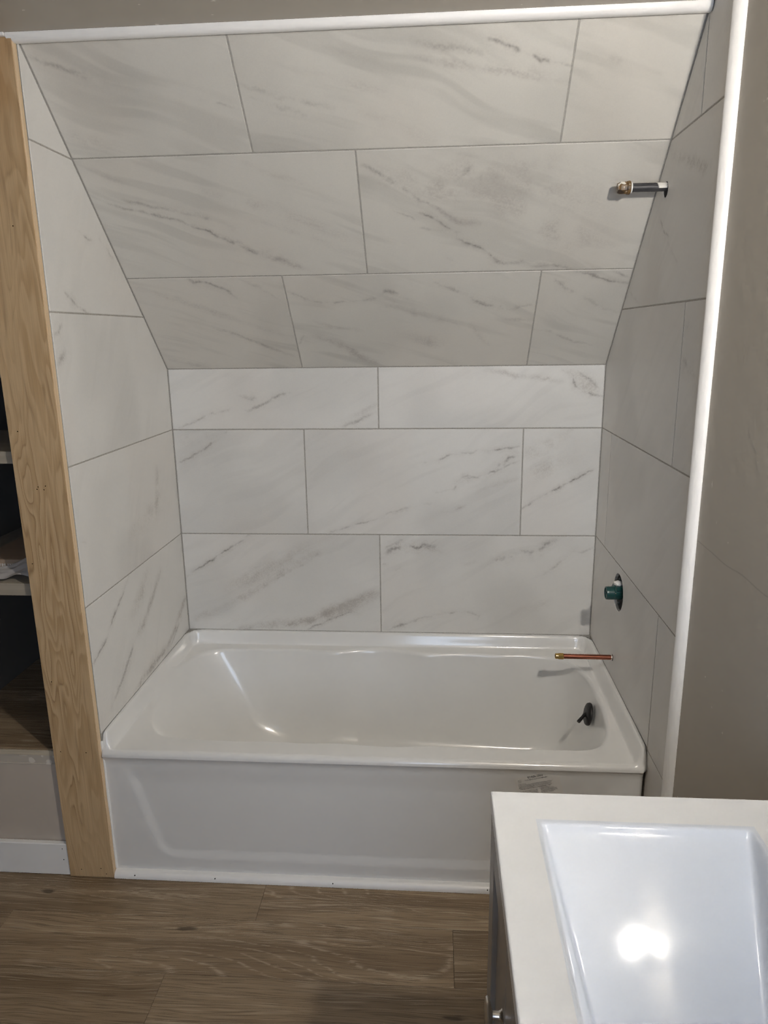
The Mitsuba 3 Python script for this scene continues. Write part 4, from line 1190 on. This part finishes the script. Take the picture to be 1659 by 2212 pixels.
# cabinet under it; its door face looks left (-x)
FX = 1.0255
by_, bz = VY1 - 0.0005, VT - TH
put('carcass', cat(box(FX + 0.019, VX1, by_ - 0.017, by_, 0.0005, bz - 0.0005), box(FX + 0.019, VX1, VY0, VY0 + 0.016, 0.0005, bz - 0.0005), box(FX + 0.019, VX1 - 0.01, VY0 + 0.017, by_ - 0.018, 0.08, 0.096),
                   box(FX + 0.075, FX + 0.085, VY0 + 0.017, by_ - 0.018, 0.0005, 0.08), box(FX + 0.019, FX + 0.037, VY0 + 0.017, by_ - 0.018, bz - 0.055, bz - 0.001)), 'cabinet_paint', vn)
dh0, dh1 = 0.10, bz - 0.008
third = (by_ - VY0) / 3
for k in range(3):
    yb, ya = by_ - 0.0005 - third * k, by_ - third * (k + 1) + 0.002
    dr_k = put('door', cat(box(FX + 0.008, FX + 0.016, ya + 0.05, yb - 0.05, dh0 + 0.05, dh1 - 0.05)), 'cabinet_paint', vn)
    st = 0.060
    put('frame', cat(box(FX, FX + 0.0185, ya, ya + st, dh0, dh1, 0.0015), box(FX, FX + 0.0185, yb - st, yb, dh0, dh1, 0.0015), box(FX, FX + 0.0185, ya + st - 0.001, yb - st + 0.001, dh1 - st, dh1, 0.0015), box(FX, FX + 0.0185, ya + st - 0.001, yb - st + 0.001, dh0, dh0 + st, 0.0015)), 'cabinet_paint', dr_k)
    hy = ya + 0.026 if k < 2 else yb - 0.026
    put('knob', lathe([(0.0085, 0), (0.0062, 0.002), (0.0052, 0.005), (0.0055, 0.0125), (0.0150, 0.0150), (0.0205, 0.0165), (0.0212, 0.0185), (0.0200, 0.0205), (0.0120, 0.0222), (0.0001, 0.0226)], (FX, hy, 0.236 + Z0), (-1, 0, 0), 36), 'nickel', dr_k, smooth=40)

# wall lamp above the vanity
wp = thing('wall_lamp', 'round globe wall lamp above the vanity, with an added saucer dimming it below', 'lamp')
put('backplate', lathe([(0.055, 0), (0.055, 0.008), (0.045, 0.014), (0.0001, 0.014)], (WALL, LAMP[1], LAMP[2]), (-1, 0, 0), 40), 'nickel', wp, smooth=40)
put('socket', lathe([(0.018, 0.012), (0.018, 0.045), (0.022, 0.050), (0.022, 0.056)], (WALL, LAMP[1], LAMP[2]), (-1, 0, 0), 32), 'nickel', wp, smooth=40)
globe = trimesh.creation.icosphere(3, 0.028)
globe.apply_translation(LAMP)
added_bowl = [(0.034 * math.cos(t), -0.055 - 0.028 * math.sin(t)) for t in np.linspace(0, math.pi / 2, 14)]  # saucer added under the globe to keep lamp light off the vanity
added_bowl = [(max(r, 0.0001), h) for r, h in added_bowl]
put('added_bowl', lathe(added_bowl, LAMP, (0, 0, 1), 40), 'white_trim', wp, smooth=True, emitter={'type': 'area', 'radiance': {'type': 'rgb', 'value': ADDED_BOWL_POWER.tolist()}})
put('added_bowl_liner', lathe([(r * 0.97, h + 0.001) for r, h in added_bowl], LAMP, (0, 0, 1), 40), 'white_trim', wp, smooth=True)  # inner side of the added saucer
put('globe', globe, 'white_trim', wp, smooth=True, emitter={'type': 'area', 'radiance': {'type': 'rgb', 'value': LAMP_POWER.tolist()}})
